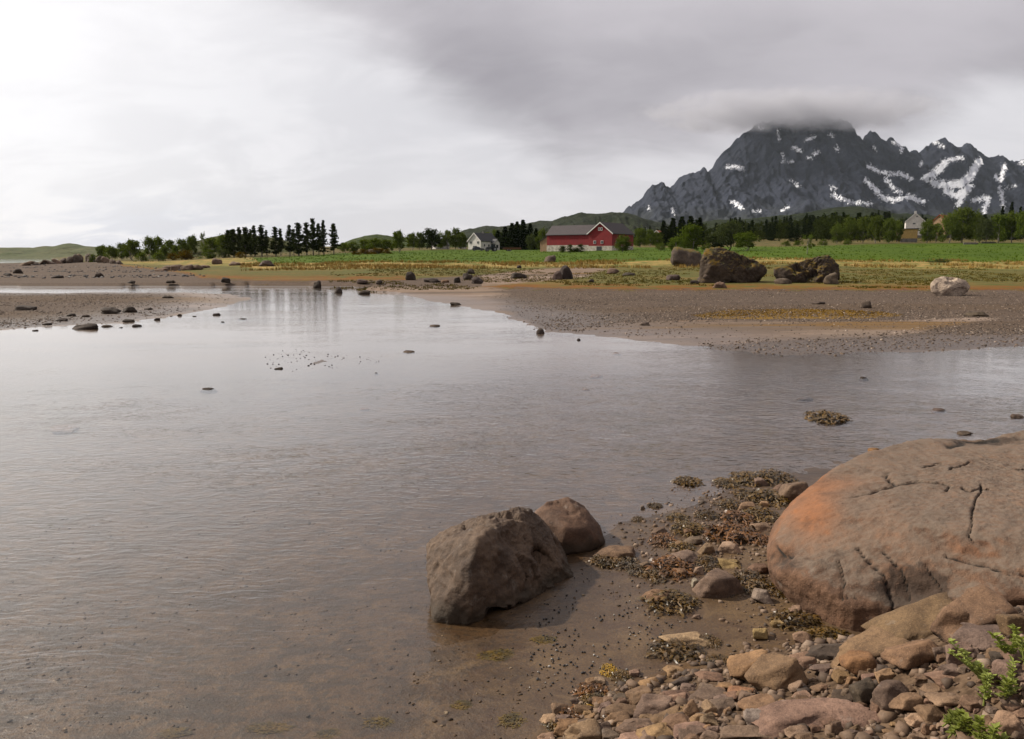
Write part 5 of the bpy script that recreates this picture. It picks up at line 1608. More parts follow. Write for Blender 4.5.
# --- the big boulders across the water
def boulder_pts(spec, dist, zb):
    """spec: outline points (px, py, nearer/farther metres)"""
    return [PD(a, b, dist + c) for a, b, c in spec]
gA = PT(735, 283)
dA = gA[1]
ptsA = boulder_pts([(699, 281, -.6), (702, 262, 0), (703, 251, .6), (712, 247.5, 1.2), (722, 247, 1.2), (728, 250, .6), (745, 259, .4), (764, 265, .6), (766, 270, .6), (760, 279, .2), (748, 284, -.3), (720, 284.5, -1.0), (701, 284, -1.0),
                    (735, 268, -.9), (712, 265, -.9), (765, 272, 2.5), (705, 255, 3.0), (722, 249, 3.2), (745, 261, 3.2), (705, 282, 3.5), (755, 282, 3.5)], dA + 1.0, 0)
V, F, base = hull_rock(ptsA, 6, 250.0, 31, 0.26, fine=0.6, chips=6, cut=(0.01, 0.06), bites=11, bite=(0.08, 0.22), reach=(0.8, 1.8))
o = obj('boulder', mesh_np('boulder', V, F), MAT_MOSSY, loc=base); o.color = (0.066, 0.050, 0.037, 1)
tag(o, 'tall peaked brown boulder with orange moss on top, left of the mossy pair', 'boulder', 'mossy boulders across the water')
gB = PT(810, 283)
dB = gB[1]
ptsB = boulder_pts([(775, 268, 0), (774, 274, -.2), (778, 281, -.4), (800, 265, .2), (812, 258.5, .8), (828, 256, .9), (834, 262, .6), (838, 267, .6), (839, 278, .2), (832, 283, -.3), (800, 283.5, -.8), (780, 282, -.6), (815, 270, -.8),
                    (790, 274, -.8), (812, 260, 3.0), (832, 260, 3.0), (838, 276, 3), (780, 274, 2.6), (785, 281, 3), (835, 281, 3)], dB + 1.0, 0)
V, F, base = hull_rock(ptsB, 6, 250.0, 37, 0.26, fine=0.6, chips=6, cut=(0.01, 0.06), bites=11, bite=(0.08, 0.22), reach=(0.8, 1.8))
o = obj('boulder', mesh_np('boulder', V, F), MAT_MOSSY, loc=base); o.color = (0.058, 0.044, 0.034, 1)
tag(o, 'low wedge-shaped mossy boulder, right of the pair across the water', 'boulder', 'mossy boulders across the water')
gC = PT(950, 296)
dC = gC[1]
ptsC = boulder_pts([(930.5, 290, 0), (930, 285, 0), (934, 279, .2), (942, 276.5, .5), (955, 277.5, .5), (966, 281, .4), (970, 286, .2), (968, 292, 0), (958, 297, -.4), (940, 296.5, -.4), (932, 293, -.2), (950, 287, -.7), (948, 278, 1.2), (965, 283, 1.2), (935, 282, 1.2), (940, 295, 1.2), (963, 294, 1.2)], dC + 0.7, 0)
V, F, base = hull_rock(ptsC, 6, 200.0, 43, 0.07, fine=0.6, chips=8, cut=(0.01, 0.08), bites=6, bite=(0.03, 0.09), reach=(0.4, 0.9))
o = obj('boulder', mesh_np('boulder', V, F), MAT_FARSTONE, loc=base); o.color = (0.40, 0.335, 0.275, 1)
tag(o, 'whitish rounded boulder alone at the right edge of the marsh', 'boulder')
far_rock(688, 258.5, 34, 19, 'far', 'mossy brown mound of rock behind the left of the tall peaked boulder', 4, None, mossy=True, cat='rock')
far_rock(711, 279, 22, 10, 'far', 'flat brown block at the left foot of the tall peaked boulder', 6)
far_rock(721, 285.5, 13, 7, 'pink', 'small pinkish stone in front of the tall peaked boulder', 7)
far_rock(695, 282.5, 9, 4, 'fardark', 'small dark stone left of the foot of the tall peaked boulder', 9)
far_rock(785, 281.5, 19, 6, 'far', 'flat stone at the left foot of the low wedge-shaped boulder', 11, None, rnd=True)
far_rock(832, 279.5, 13, 12, 'far', 'dark block leaning on the right end of the low wedge-shaped boulder', 13)
far_rock(372, 252.0, 17, 4, 'fardark', 'dark rocky mound under scrub in the meadow', 14)


# ------------------------------------------------------------------ buildings
def wood_mat(name, col, scale=6.0):
    m, t = mat_base(name)
    p = t.n.new('ShaderNodeTexCoord').outputs['Object']
    n = t.noise(t.mapv(p, (1, 1, 0.12)), scale, 4.0, 0.6)
    n2 = t.noise(p, 0.6, 4.0, 0.6)
    c = t.mix(t.step(n, 0.3, 0.7), tuple(v * 0.7 for v in col), tuple(v * 1.15 for v in col))
    c = t.mix(t.step(n2, 0.45, 0.7, 0, 0.35), c, tuple(v * 0.6 for v in col))
    return finish(m, t, t.node('ShaderNodeBsdfPrincipled', Base__Color=c, Roughness=0.8))
M_RED = wood_mat('red_boards', (0.215, 0.014, 0.016))
M_WHITE = wood_mat('white_boards', (0.70, 0.66, 0.61))
M_CREAM = wood_mat('yellow_boards', (0.50, 0.36, 0.16))
M_BROWN = wood_mat('brown_boards', (0.12, 0.055, 0.026))
M_BEIGE = wood_mat('beige_boards', (0.30, 0.20, 0.12))
M_ROOF = simple('slate_roof', (0.026, 0.017, 0.018), 0.8, 0.3, 1.5)
M_ROOFB = simple('black_roof', (0.022, 0.021, 0.022), 0.7, 0.3, 1.5)
M_TILE = simple('orange_roof', (0.30, 0.085, 0.032), 0.8, 0.2, 2.0)
M_STONE = simple('whitewashed_base', (0.44, 0.40, 0.34), 0.9, 0.35, 1.2)
M_GREYB = simple('grey_base', (0.15, 0.14, 0.13), 0.9, 0.35, 1.2)
M_TRIM = simple('white_trim', (0.74, 0.70, 0.66), 0.7, 0.1, 2.0)
M_DARK = simple('dark_opening', (0.016, 0.015, 0.015), 0.6, 0.2, 2.0)
m, t = mat_base('window_glass')
M_GLASS = finish(m, t, t.node('ShaderNodeBsdfPrincipled', Base__Color=(0.02, 0.025, 0.03), Roughness=0.08))

def box(bm, x0, x1, y0, y1, z0, z1):
    v = [bm.verts.new(c) for c in [(x0, y0, z0), (x1, y0, z0), (x1, y1, z0), (x0, y1, z0), (x0, y0, z1), (x1, y0, z1), (x1, y1, z1), (x0, y1, z1)]]
    for f in ((0, 3, 2, 1), (4, 5, 6, 7), (0, 1, 5, 4), (1, 2, 6, 5), (2, 3, 7, 6), (3, 0, 4, 7)):
        bm.faces.new([v[i] for i in f])

def extrude(bm, prof, axis, a, b):
    """prof: list of (s, z); extruded from a to b along axis ('x' or 'y')"""
    mk = (lambda s, z, q: (q, s, z)) if axis == 'x' else (lambda s, z, q: (s, q, z))
    A = [bm.verts.new(mk(s, z, a)) for s, z in prof]
    B = [bm.verts.new(mk(s, z, b)) for s, z in prof]
    n = len(prof)
    bm.faces.new(A); bm.faces.new(B[::-1])
    for i in range(n):
        bm.faces.new([A[i], A[(i + 1) % n], B[(i + 1) % n], B[i]])

def part(name, parent, mat, fn, loc=(0, 0, 0), rot=(0, 0, 0)):
    bm = bmesh.new()
    fn(bm)
    bmesh.ops.recalc_face_normals(bm, faces=bm.faces)
    me = bpy.data.meshes.new(name)
    bm.to_mesh(me); bm.free()
    return obj(name, me, mat, parent, loc, rot)

def window(parent, face, s, z, w, h, at, off=0.0):
    """a framed window on the wall: face 'front' (y = at) or 'right' (x = at)"""
    if face == 'front':
        f = part('window', parent, M_TRIM, lambda b: box(b, s - w / 2, s + w / 2, at - 0.09, at + 0.03, z, z + h))
        part('pane', f, M_GLASS, lambda b: [box(b, s - w / 2 + .10, s - .03, at - 0.115, at - 0.06, z + .1, z + h - .1), box(b, s + .03, s + w / 2 - .10, at - 0.115, at - 0.06, z + .1, z + h - .1)])
    else:
        f = part('window', parent, M_TRIM, lambda b: box(b, at - 0.03, at + 0.09, s - w / 2, s + w / 2, z, z + h))
        part('pane', f, M_GLASS, lambda b: [box(b, at + .06, at + .115, s - w / 2 + .1, s - .03, z + .1, z + h - .1), box(b, at + .06, at + .115, s + .03, s + w / 2 - .1, z + .1, z + h - .1)])
    return f

def gable_house(root, W, D, eave, ridge, base_h, wall, roof, basem, over=0.35, trim=True):
    """gable end at the front (y = 0), ridge running back to y = D"""
    part('foundation', root, basem, lambda b: box(b, -W / 2 - .05, W / 2 + .05, -.05, D + .05, -0.8, base_h))
    part('wall', root, wall, lambda b: extrude(b, [(-W / 2, base_h), (W / 2, base_h), (W / 2, eave), (0, ridge), (-W / 2, eave)], 'y', 0, D))
    sl = (ridge - eave) / (W / 2)
    th = 0.16
    e = W / 2 + over
    ze = ridge - sl * e
    def rf(b):
        extrude(b, [(-e, ze + .02), (0, ridge + .02), (e, ze + .02), (e, ze + th + .02), (0, ridge + th + .06), (-e, ze + th + .02)], 'y', -over, D + over)
    r = part('roof', root, roof, rf)
    if trim:
        for s in (-1, 1):
            part('bargeboard', root, M_TRIM, lambda b: extrude(b, [(s * e, ze - .22), (0, ridge - .22), (0, ridge + .24), (s * e, ze + .24)], 'y', -over - .06, -over - .003))
    return r

# red barn: a long wing and a cross-gabled block
dist = 272.0
g = PX(600, dist)
barn = empty('barn', (g[0], g[1], PD(600, 249.6, dist)[2]), R(-34))
K = dist / FPX
zz_of = lambda py: (249.6 - py) * K
# main block: local x -3.8..4.6
W = 8.6
ml = empty
def main_block():
    fb, ev, rd, D = zz_of(246), zz_of(233.5), zz_of(223.4), 15.5
    part('foundation', barn, M_STONE, lambda b: box(b, -4.35, 4.35, -.06, D + .05, -1.5, fb))
    part('wall', barn, M_RED, lambda b: extrude(b, [(-4.3, fb), (4.3, fb), (4.3, ev), (0, rd), (-4.3, ev)], 'y', 0, D))
    sl = (rd - ev) / 4.3
    e = 4.75
    ze = rd - sl * e
    part('roof', barn, M_ROOF, lambda b: extrude(b, [(-e, ze + .02), (0, rd + .02), (e, ze + .02), (e, ze + .2), (0, rd + .24), (-e, ze + .2)], 'y', -.4, D + .4))
    for s in (-1, 1):
        part('bargeboard', barn, M_TRIM, lambda b: extrude(b, [(s * e, ze - .10), (0, rd - .12), (0, rd + .27), (s * e, ze + .25)], 'y', -.47, -.403))
    # paired window high in the gable
    for s in (-0.42, 0.42):
        f = part('gable_window', barn, M_TRIM, lambda b: box(b, s - .36, s + .36, -.09, .03, zz_of(231), zz_of(228)))
        part('pane', f, M_GLASS, lambda b: box(b, s - .2, s + .2, -.12, -.06, zz_of(230.4), zz_of(228.6)))
    for s in (-2.0, 0.7):
        window(barn, 'front', s, zz_of(243.8), 0.95, 1.0, 0.0)
    for yy in (3.0, 7.0, 10.5):
        window(barn, 'right', yy, zz_of(243.8), 0.9, 0.9, 4.3)
    part('barn_door', barn, M_DARK, lambda b: box(b, -1.3, 0.6, -.11, .03, -0.8, fb - .15))
main_block()
def wing():
    fb, ev, rd, D = zz_of(245), zz_of(234.2), zz_of(225.4), 8.5
    x0, x1 = -20.5, -4.32
    part('foundation', barn, M_STONE, lambda b: box(b, x0 - .05, x1 - .06, .35, D, -1.5, fb))
    part('wall', barn, M_RED, lambda b: extrude(b, [(.4, fb), (D, fb), (D, ev), ((D + .4) / 2, rd - .1), (.4, ev)], 'x', x0, x1))
    ym = (D + .4) / 2
    sl = (rd - ev) / (ym - .4)
    part('roof', barn, M_ROOF, lambda b: extrude(b, [(0.0, ev - .4 * sl + .02), (ym, rd + .02), (D + .4, ev - .4 * sl + .02), (D + .4, ev - .4 * sl + .2), (ym, rd + .24), (0.0, ev - .4 * sl + .2)], 'x', x0 - .4, x1 + 1.2))
    # lean-to at the far left end
    lean = part('lean_to', barn, M_BEIGE, lambda b: extrude(b, [(x0 - 3.2, -1), (x0 - .05, -1), (x0 - .05, ev - .4), (x0 - 3.2, ev - 2.3)], 'y', 1.2, 6.5))
    part('lean_to_roof', lean, M_ROOF, lambda b: extrude(b, [(x0 - 3.6, ev - 2.45), (x0 - .06, ev - .36), (x0 - .06, ev - .18), (x0 - 3.6, ev - 2.27)], 'y', .9, 6.8))
wing()
tag(barn, 'long red wooden barn with white-trimmed cross gable and grey roof', 'barn')

# white farmhouse
dist = 335.0
g = PX(474.5, dist)
K = dist / FPX
hs = empty('farmhouse', (g[0], g[1], PD(474.5, 250.2, dist)[2]), R(-38))
hz = lambda py: (250.2 - py) * K
gable_house(hs, 6.6, 10.5, hz(241.0), hz(233.6), 0.35, M_WHITE, M_ROOFB, M_GREYB)
window(hs, 'front', -1.7, hz(244), 0.9, 1.1, 0)
window(hs, 'front', 1.9, hz(244), 0.9, 1.1, 0)
part('garage_opening', hs, M_DARK, lambda b: box(b, -.7, 1.3, -.1, .03, 0.2, hz(246)))
for yy in (2.2, 5.0):
    window(hs, 'right', yy, hz(246.8), 1.0, 1.1, 3.3)
po = part('porch', hs, M_WHITE, lambda b: extrude(b, [(6.4, 0.05), (9.6, 0.05), (9.6, hz(243)), (8.0, hz(239.8)), (6.4, hz(243))], 'x', 3.32, 5.2))
part('porch_roof', po, M_ROOFB, lambda b: extrude(b, [(6.1, hz(243.4)), (8.0, hz(239.5)), (9.9, hz(243.4)), (9.9, hz(242.9)), (8.0, hz(239.0)), (6.1, hz(242.9))], 'x', 2.6, 5.45))
part('porch_window', po, M_GLASS, lambda b: box(b, 5.17, 5.26, 7.3, 8.7, 0.9, 2.2))
part('chimney', hs, M_GREYB, lambda b: box(b, -.35, .35, 5, 5.7, hz(234.2), hz(231.8)))
tag(hs, 'white gabled farmhouse with a black roof beyond the meadow', 'house')

# white house above the yellow outbuilding at the right
dist = 372.0
g = PX(913, dist)
K = dist / FPX
ub = empty('white_house', (g[0], g[1], PD(913, 236, dist)[2]), R(-22))
hz = lambda py: (236 - py) * K
gable_house(ub, 7.4, 9.0, hz(221.5), hz(214.0), 0.3, M_WHITE, M_ROOFB, M_GREYB)
part('chimney', ub, M_WHITE, lambda b: box(b, -.45, .45, .6, 1.5, hz(216), hz(211.6)))
window(ub, 'front', -0.4, hz(224.8), 1.3, 0.8, 0)
window(ub, 'front', 0.6, hz(217.8), 0.9, 0.7, 0)
window(ub, 'right', 3.0, hz(226), 1.0, 1.0, 3.7)
tag(ub, 'white gabled house rising behind the yellow outbuilding', 'house')
dist = 350.0
g = PX(908, dist)
K = dist / FPX
yb = empty('outbuilding', (g[0], g[1], PD(908, 243.2, dist)[2]), R(-20))
hz = lambda py: (243.2 - py) * K
part('foundation', yb, M_GREYB, lambda b: box(b, -3.1, 3.1, -.05, 5.0, -.6, hz(238.6)))
part('wall', yb, M_CREAM, lambda b: box(b, -3.05, 3.05, 0, 4.95, hz(238.58), hz(229.4)))
part('side_wall', yb, M_BROWN, lambda b: box(b, 3.053, 3.12, -.02, 4.97, hz(238.58), hz(229.4)))
part('roof', yb, M_ROOFB, lambda b: extrude(b, [(-3.6, hz(229.38)), (3.6, hz(229.38)), (3.6, hz(228.7)), (-3.6, hz(228.9))], 'y', -.45, 5.4))
ann = part('annex', yb, M_BEIGE, lambda b: box(b, -5.2, -3.12, 1.2, 4.6, hz(241), hz(231.2)))
part('annex_roof', ann, M_ROOFB, lambda b: box(b, -5.5, -3.13, .9, 4.9, hz(231.18), hz(230.5)))
tag(yb, 'yellow flat-roofed outbuilding on a grey base below the white house', 'outbuilding')
dist = 395.0
g = PX(937, dist)
K = dist / FPX
ob = empty('house', (g[0], g[1], PD(937, 236, dist)[2]), R(-50))
hz = lambda py: (236 - py) * K
gable_house(ob, 6.0, 7.0, hz(221.5), hz(215.5), 0.2, M_BEIGE, M_TILE, M_GREYB, trim=False)
window(ob, 'front', 0, hz(226), 1, 1, 0)
tag(ob, 'house with an orange tiled roof half hidden by trees', 'house')
dist = 385.0
g = PX(656, dist)
K = dist / FPX
bb = empty('house', (g[0], g[1], PD(656, 246, dist)[2]), R(-25))
hz = lambda py: (246 - py) * K
gable_house(bb, 6.0, 7.0, hz(236), hz(231), 0.2, M_BEIGE, M_TILE, M_GREYB)
window(bb, 'front', -1.2, hz(240), 1, 1, 0)
window(bb, 'right', 3.0, hz(240), 1, 1, 3.0)
tag(bb, 'small beige house among trees right of the red barn', 'house')
dist = 372.0
g = PX(461, dist)
K = dist / FPX
lb = empty('shed', (g[0], g[1], PD(461, 250, dist)[2]), R(-15))
hz = lambda py: (250 - py) * K
gable_house(lb, 2.6, 4.0, hz(244.2), hz(241.8), 0.2, M_WHITE, M_ROOFB, M_GREYB, trim=False)
part('door', lb, M_DARK, lambda b: box(b, -.4, .4, -.06, .03, 0.25, 1.9))
tag(lb, 'small white shed just left of the farmhouse', 'shed')
dist = 365.0
g = PX(434, dist)
K = dist / FPX
lb = empty('cottage', (g[0], g[1], PD(434, 249, dist)[2]), R(-60))
hz = lambda py: (249 - py) * K
gable_house(lb, 4.0, 6.5, hz(245.6), hz(243.0), 0.2, M_WHITE, M_ROOFB, M_GREYB, trim=False)
window(lb, 'right', 2.0, .8, .8, .7, 2.0)
window(lb, 'front', 0, .8, .8, .7, 0)
tag(lb, 'low pale cottage under the flat-topped tree', 'cottage')

# pale low wall of planks and rubble at the far right
def plank_pile(px, py, L, label, rz):
    g_ = PT(px, py)
    o = empty('plank_pile', g_, rz)
    for k in range(5):
        part('plank', o, M_BEIGE if k % 2 else M_GREYB, lambda b: box(b, -L / 2 + .2 * k, L / 2 - .15 * k, -.5 + .24 * k, -.3 + .24 * k, -.1, .45 + .1 * (k % 3)))
    tag(o, label, 'planks', 'plank stacks by the right trees')
M_PALE = wood_mat('weathered_planks', (0.36, 0.29, 0.20))
M_BEIGE2 = M_BEIGE
M_BEIGE = M_PALE
plank_pile(970, 244.2, 5.5, 'pale stack of planks, left one at the far right meadow edge', R(4))
plank_pile(988, 243.4, 6.0, 'pale stack of planks, right one at the far right meadow edge', R(8))
M_BEIGE = M_BEIGE2

# ------------------------------------------------------------------ vehicles by the farmhouse
M_TYRE = simple('tyre', (0.012, 0.012, 0.012), 0.85, 0.2, 5.0)
M_RIM = simple('rim', (0.25, 0.25, 0.26), 0.45, 0.1, 5.0)
def paint(name, col):
    m, t = mat_base(name)
    b = t.node('ShaderNodeBsdfPrincipled', Base__Color=col, Roughness=0.35)
    b.inputs['Coat Weight'].default_value = 0.5
    return finish(m, t, b)
def wheel(parent, x, y, r, w):
    def cyl(b, rr, ww):
        q = bmesh.ops.create_cone(b, cap_ends=True, segments=16, radius1=rr, radius2=rr, depth=ww)
        bmesh.ops.rotate(b, verts=q['verts'], matrix=Matrix.Rotation(math.pi / 2, 3, 'X'))
    o = part('wheel', parent, M_TYRE, lambda b: cyl(b, r, w), (x, y, r))
    part('rim', o, M_RIM, lambda b: cyl(b, r * 0.55, w + 0.04))
def car(px, py, rz, mat, label):
    g_ = PT(px, py)
    o = empty('parked_car', g_, rz)
    part('body', o, mat, lambda b: extrude(b, [(-2.1, .35), (2.1, .35), (2.15, .75), (1.9, .88), (.95, .95), (-1.9, .98), (-2.12, .8)], 'y', -.85, .85))
    part('cabin', o, M_GLASS, lambda b: extrude(b, [(1.0, .94), (.35, 1.42), (-1.3, 1.45), (-1.95, .97)], 'y', -.76, .76))
    part('car_roof', o, mat, lambda b: extrude(b, [(.40, 1.425), (.30, 1.49), (-1.25, 1.50), (-1.36, 1.44)], 'y', -.72, .72))
    for x in (-1.35, 1.35):
        for y in (-.8, .8):
            wheel(o, x, y, .32, .2)
    for y in (-.6, .6):
        part('headlight', o, M_TRIM, lambda b: box(b, 2.1, 2.18, y - .18, y + .18, .62, .76))
    tag(o, label, 'car', 'vehicles at the farm')
P_BLACK, P_SILVER, P_RED, P_PALE = paint('black_paint', (0.02, 0.018, 0.024)), paint('silver_paint', (0.4, 0.4, 0.42)), paint('red_paint', (0.50, 0.02, 0.02)), paint('white_paint', (0.75, 0.74, 0.72))
car(478, 250.9, R(10), P_BLACK, 'dark car parked in front of the farmhouse gable')
car(505, 249.3, R(-12), P_SILVER, 'silver car parked before the spruces right of the farmhouse')
car(537.5, 249.4, R(15), P_PALE, 'white car parked left of the barn')

def tractor(px, py, rz, body, label, hood=True):
    g_ = PT(px, py)
    o = empty('tractor', g_, rz)
    part('hood', o, body, lambda b: extrude(b, [(0.1, .75), (2.1, .75), (2.15, 1.35), (1.9, 1.55), (0.1, 1.62)], 'y', -.42, .42))
    part('cab', o, M_GLASS, lambda b: extrude(b, [(-1.35, 1.0), (.2, 1.0), (.05, 2.4), (-1.2, 2.4)], 'y', -.65, .65))
    part('cab_roof', o, body, lambda b: box(b, -1.4, .25, -.75, .75, 2.403, 2.6))
    for y in (-1, 1):
        part('mudguard', o, body, lambda b: extrude(b, [(-1.8, 1.2), (-1.4, 1.62), (-.6, 1.66), (-.1, 1.3), (-.6, 1.5), (-1.4, 1.5)], 'y', y * .55, y * 1.0))
        wheel(o, -1.0, y * .8, .78, .42)
        wheel(o, 1.6, y * .65, .45, .28)
    part('exhaust', o, M_DARK, lambda b: box(b, 1.2, 1.3, .2, .3, 1.5, 2.3))
    tag(o, label, 'tractor', 'vehicles at the farm')
tractor(491.5, 251.4, R(200), P_BLACK, 'dark tractor parked at the right corner of the farmhouse')
tractor(521.5, 249.3, R(195), P_RED, 'red tractor in front of the spruces')
g = PT(512, 251.3)
tr = empty('farm_trailer', g, R(5))
part('bed', tr, M_BROWN, lambda b: box(b, -3.2, 3.2, -1.0, 1.0, .75, .95))
part('side_board', tr, M_BROWN, lambda b: box(b, -3.2, 3.2, -1.05, -1.003, .6, 1.35))
part('drawbar', tr, M_DARK, lambda b: box(b, 3.2, 4.6, -.1, .1, .6, .75))
for x in (-1.6, -.7):
    for y in (-.8, .8):
        wheel(tr, x, y, .42, .25)
tag(tr, 'low brown flatbed trailer left of the red tractor', 'trailer', 'vehicles at the farm')

# ------------------------------------------------------------------ grasses and plants
def grass_mat(name, c1, c2):
    m, t = mat_base(name)
    n = t.noise(t.pos(), 0.5, 4.0, 0.6)
    c = t.mix(t.step(n, 0.35, 0.65), c1, c2)
    return finish(m, t, t.node('ShaderNodeBsdfDiffuse', Color=c))
def grass(name, X, Y, h, mat, label, seed, blades=5):
    rng = np.random.default_rng(seed)
    X, Y = np.repeat(X, blades), np.repeat(Y, blades)
    n = len(X)
    X = X + rng.normal(0, .12, n); Y = Y + rng.normal(0, .12, n)
    Z = terr(X, Y) - 0.02
    an = rng.uniform(0, 6.28, n)
    hh = h * rng.uniform(0.5, 1.2, n)
    w = 0.035 + 0.03 * rng.uniform(0, 1, n)
    B = np.stack([X, Y, Z], -1)
    s = np.stack([np.cos(an) * w, np.sin(an) * w, 0 * an], -1)
    tip = B + np.stack([rng.normal(0, .3, n) * hh, rng.normal(0, .3, n) * hh, hh], -1)
    V = np.stack([B - s, B + s, tip], 1).reshape(-1, 3)
    me = mesh_np(name, V, np.arange(3 * n).reshape(-1, 3), smooth=False)
    tag(obj(name, me, mat), label, 'grass', kind='stuff')
rng = np.random.default_rng(12)
def spots(n, px0, px1, d0, d1, seed, thr=-0.1, sc=0.12):
    r = np.random.default_rng(seed)
    px = r.uniform(px0, px1, n)
    d = np.exp(r.uniform(math.log(d0), math.log(d1), n))
    x = (px - 512) / FPX * CT * d
    k = fbm(np.stack([x * sc, d * sc, 0 * x], -1), 3, seed) > thr
    return x[k], d[k]
X, Y = spots(9000, 240, 1060, 128, 178, 3, 0.12)
grass('dry_grass', X, Y, 0.55, grass_mat('dry_straw', (0.20, 0.135, 0.055), (0.34, 0.235, 0.10)), 'straw-coloured dry grass along the lower edge of the meadow', 4)
X, Y = spots(9000, 330, 1060, 74, 130, 5, 0.0)
grass('marsh_grass', X, Y, 0.16, grass_mat('marsh_blades', (0.075, 0.066, 0.020), (0.13, 0.100, 0.034)), 'short olive-brown marsh grass across the water', 6)
X, Y = spots(5000, 240, 1060, 160, 300, 7, -0.2)
grass('meadow_grass', X, Y, 0.32, grass_mat('meadow_blades', (0.044, 0.074, 0.009), (0.074, 0.108, 0.015)), 'taller green tufts in the meadow', 8)
r7 = np.random.default_rng(70)
X = r7.uniform(8.0, 30.0, 9000); Y = r7.uniform(42, 66, 9000)
kk = sdpoly(X, Y, YELLOW_PATCH) > 0.1
grass('yellow_grass', X[kk], Y[kk], 0.06, grass_mat('mustard_blades', (0.130, 0.082, 0.026), (0.20, 0.125, 0.042)), 'mustard-yellow grass patch on the shingle bar', 9)

def leafy_plant(px, py, h_px, stems, lean, label, seed):
    """upright leafy herb: stems with whorls of small pointed leaves"""
    rng = np.random.default_rng(seed)
    g_ = PT(px, py)
    k = math.hypot(g_[1], CAM_H - g_[2]) / FPX
    H = h_px * k
    o = empty('leafy_plant', (g_[0], g_[1], g_[2] - .01))
    for s in range(stems):
        an = rng.uniform(0, 6.28)
        base = np.array([rng.normal(0, .05), rng.normal(0, .05), 0])
        dirv = np.array([lean + rng.normal(0, .28), rng.normal(0, .25), 1.0]); dirv /= np.linalg.norm(dirv)
        L = H * rng.uniform(.6, 1.1)
        path = [base + dirv * L * u + np.array([lean * .3, 0, 0]) * L * u * u for u in np.linspace(0, 1, 5)]
        v, f = tube(path, [.005, .0045, .004, .003, .002], 5)
        st_ = obj('stem', mesh_np('stem', v, f), MAT_LEAF['plant'], o)
        V, F = [], []
        for u in np.linspace(.22, 1.0, 13):
            q = base + dirv * L * u + np.array([lean * .3, 0, 0]) * L * u * u
            for j in range(4):
                a = rng.uniform(0, 6.28)
                ln = rng.uniform(.028, .052) * (1.15 - .35 * u)
                d = np.array([math.cos(a), math.sin(a), rng.uniform(.1, .9)]); d /= np.linalg.norm(d)
                sd = np.cross(d, [0, 0, 1]); sd /= np.linalg.norm(sd) + 1e-9
                up = np.cross(sd, d) * ln * .12
                b0 = len(V)
                wv = ln * .27
                V += [q, q + d * ln * .45 - sd * wv + up, q + d * ln * .5 - up, q + d * ln * .45 + sd * wv + up, q + d * ln]
                F += [[b0, b0 + 1, b0 + 2, b0 + 2], [b0, b0 + 2, b0 + 3, b0 + 3], [b0 + 1, b0 + 4, b0 + 2, b0 + 2], [b0 + 2, b0 + 4, b0 + 3, b0 + 3]]
        tri = np.array([fc[:3] for fc in F])
        obj('leaves', mesh_np('leaves', np.array(V), tri, smooth=False), MAT_LEAF['plant'], o)
    tag(o, label, 'plant', 'green plants on the bank')
leafy_plant(985, 688, 55, 3, -.55, 'tall leaning leafy green plant in the middle of the right bank', 1)
leafy_plant(1018, 660, 32, 4, .0, 'leafy green plant at the right edge, upper one', 2)
leafy_plant(1012, 706, 40, 3, .1, 'leafy green plant at the right edge, lower one', 3)
leafy_plant(960, 735, 26, 4, .1, 'leafy green plant at the bottom edge beside the pink slab', 4)
leafy_plant(992, 742, 30, 4, .0, 'leafy green plant at the bottom edge, further right', 5)


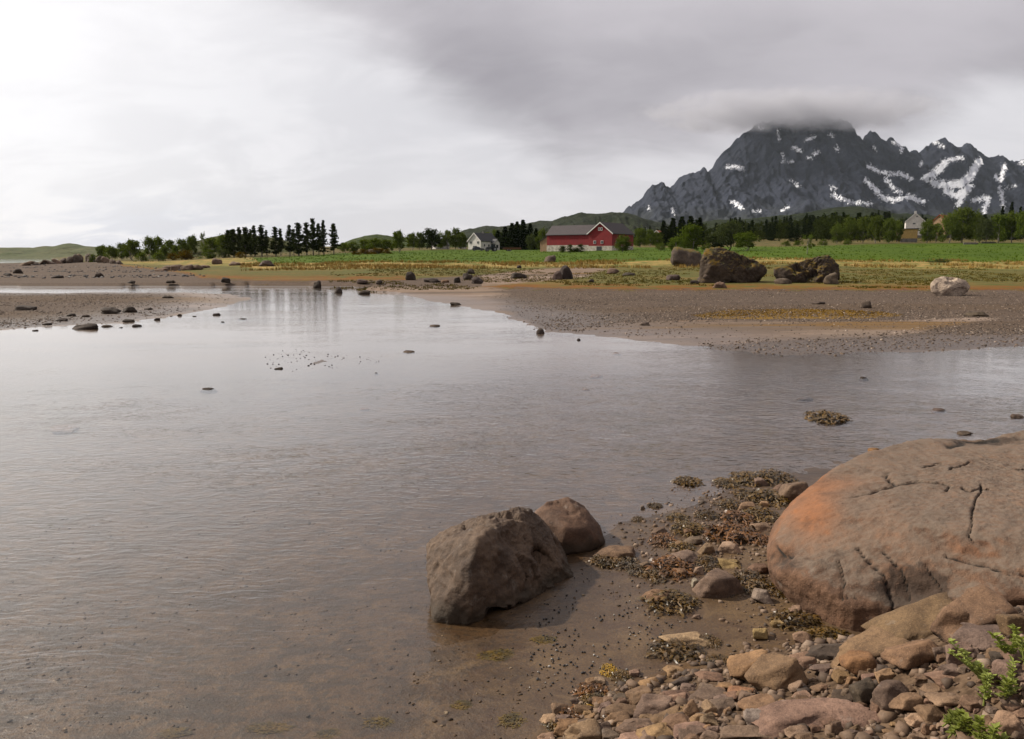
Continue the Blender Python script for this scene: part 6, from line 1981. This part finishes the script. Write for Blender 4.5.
# ------------------------------------------------------------------ cloud lying on the summit
D, F = ICO[4]
c0 = PD(792, 113, 4800)
RAD = np.array([1000.0, 600.0, 130.0])
m, t = mat_base('summit_cloud')
oc = t.n.new('ShaderNodeTexCoord').outputs['Object']
q = t.mapv(oc, tuple(1.0 / RAD))
rr = t.node('ShaderNodeVectorMath', _operation='LENGTH', i0=q).outputs['Value']
nz_ = t.noise(t.mapv(oc, (1, 1, 2.0)), 0.0075, 6.0, 0.62)
fall = t.step(t.math('ADD', rr, t.math('MULTIPLY', t.math('SUBTRACT', nz_, 0.5), 1.9)), 0.95, 0.2)
fall = t.math('MULTIPLY', fall, t.step(rr, 0.98, 0.8))
vol = t.node('ShaderNodeVolumePrincipled')
vol.inputs['Color'].default_value = (0.60, 0.60, 0.645, 1)
vol.inputs['Anisotropy'].default_value = 0.2
t.set(vol.inputs['Density'], t.math('MULTIPLY', fall, 0.0080))
t.l.new(vol.outputs[0], t.node('ShaderNodeOutputMaterial').inputs['Volume'])
cloud_o = obj('cloud', mesh_np('cloud', D * RAD, F), m, loc=c0)
tag(cloud_o, 'grey cloud lying on the mountain summit', 'cloud', kind='stuff')

# ------------------------------------------------------------------ thin moist air
bm = bmesh.new()
box(bm, -9000, 9000, -600, 7000, -3, 1250)
bmesh.ops.recalc_face_normals(bm, faces=bm.faces)
me = bpy.data.meshes.new('haze'); bm.to_mesh(me); bm.free()
m, t = mat_base('haze_air')
vol = t.node('ShaderNodeVolumePrincipled')
vol.inputs['Color'].default_value = (0.80, 0.90, 1.0, 1)
vol.inputs['Density'].default_value = 0.000012
t.l.new(vol.outputs[0], t.node('ShaderNodeOutputMaterial').inputs['Volume'])
tag(obj('haze', me, m), 'thin moist air over the whole bay', 'haze', kind='stuff')


# ------------------------------------------------------------------ surface colours settled for this light
for mt_ in bpy.data.materials:
    if mt_.name in ('shallow_water', 'summit_cloud', 'haze_air', 'window_glass', 'mountain_rock'):
        continue
    nt_ = mt_.node_tree
    for nd_ in list(nt_.nodes):
        key = {'BSDF_PRINCIPLED': 'Base Color', 'BSDF_DIFFUSE': 'Color', 'BSDF_TRANSLUCENT': 'Color'}.get(nd_.type)
        if key and nd_.inputs[key].is_linked:
            src = nd_.inputs[key].links[0].from_socket
            hs_ = nt_.nodes.new('ShaderNodeHueSaturation')
            hs_.inputs['Saturation'].default_value = 1.14
            hs_.inputs['Value'].default_value = 0.80
            nt_.links.new(src, hs_.inputs['Color'])
            nt_.links.new(hs_.outputs[0], nd_.inputs[key])
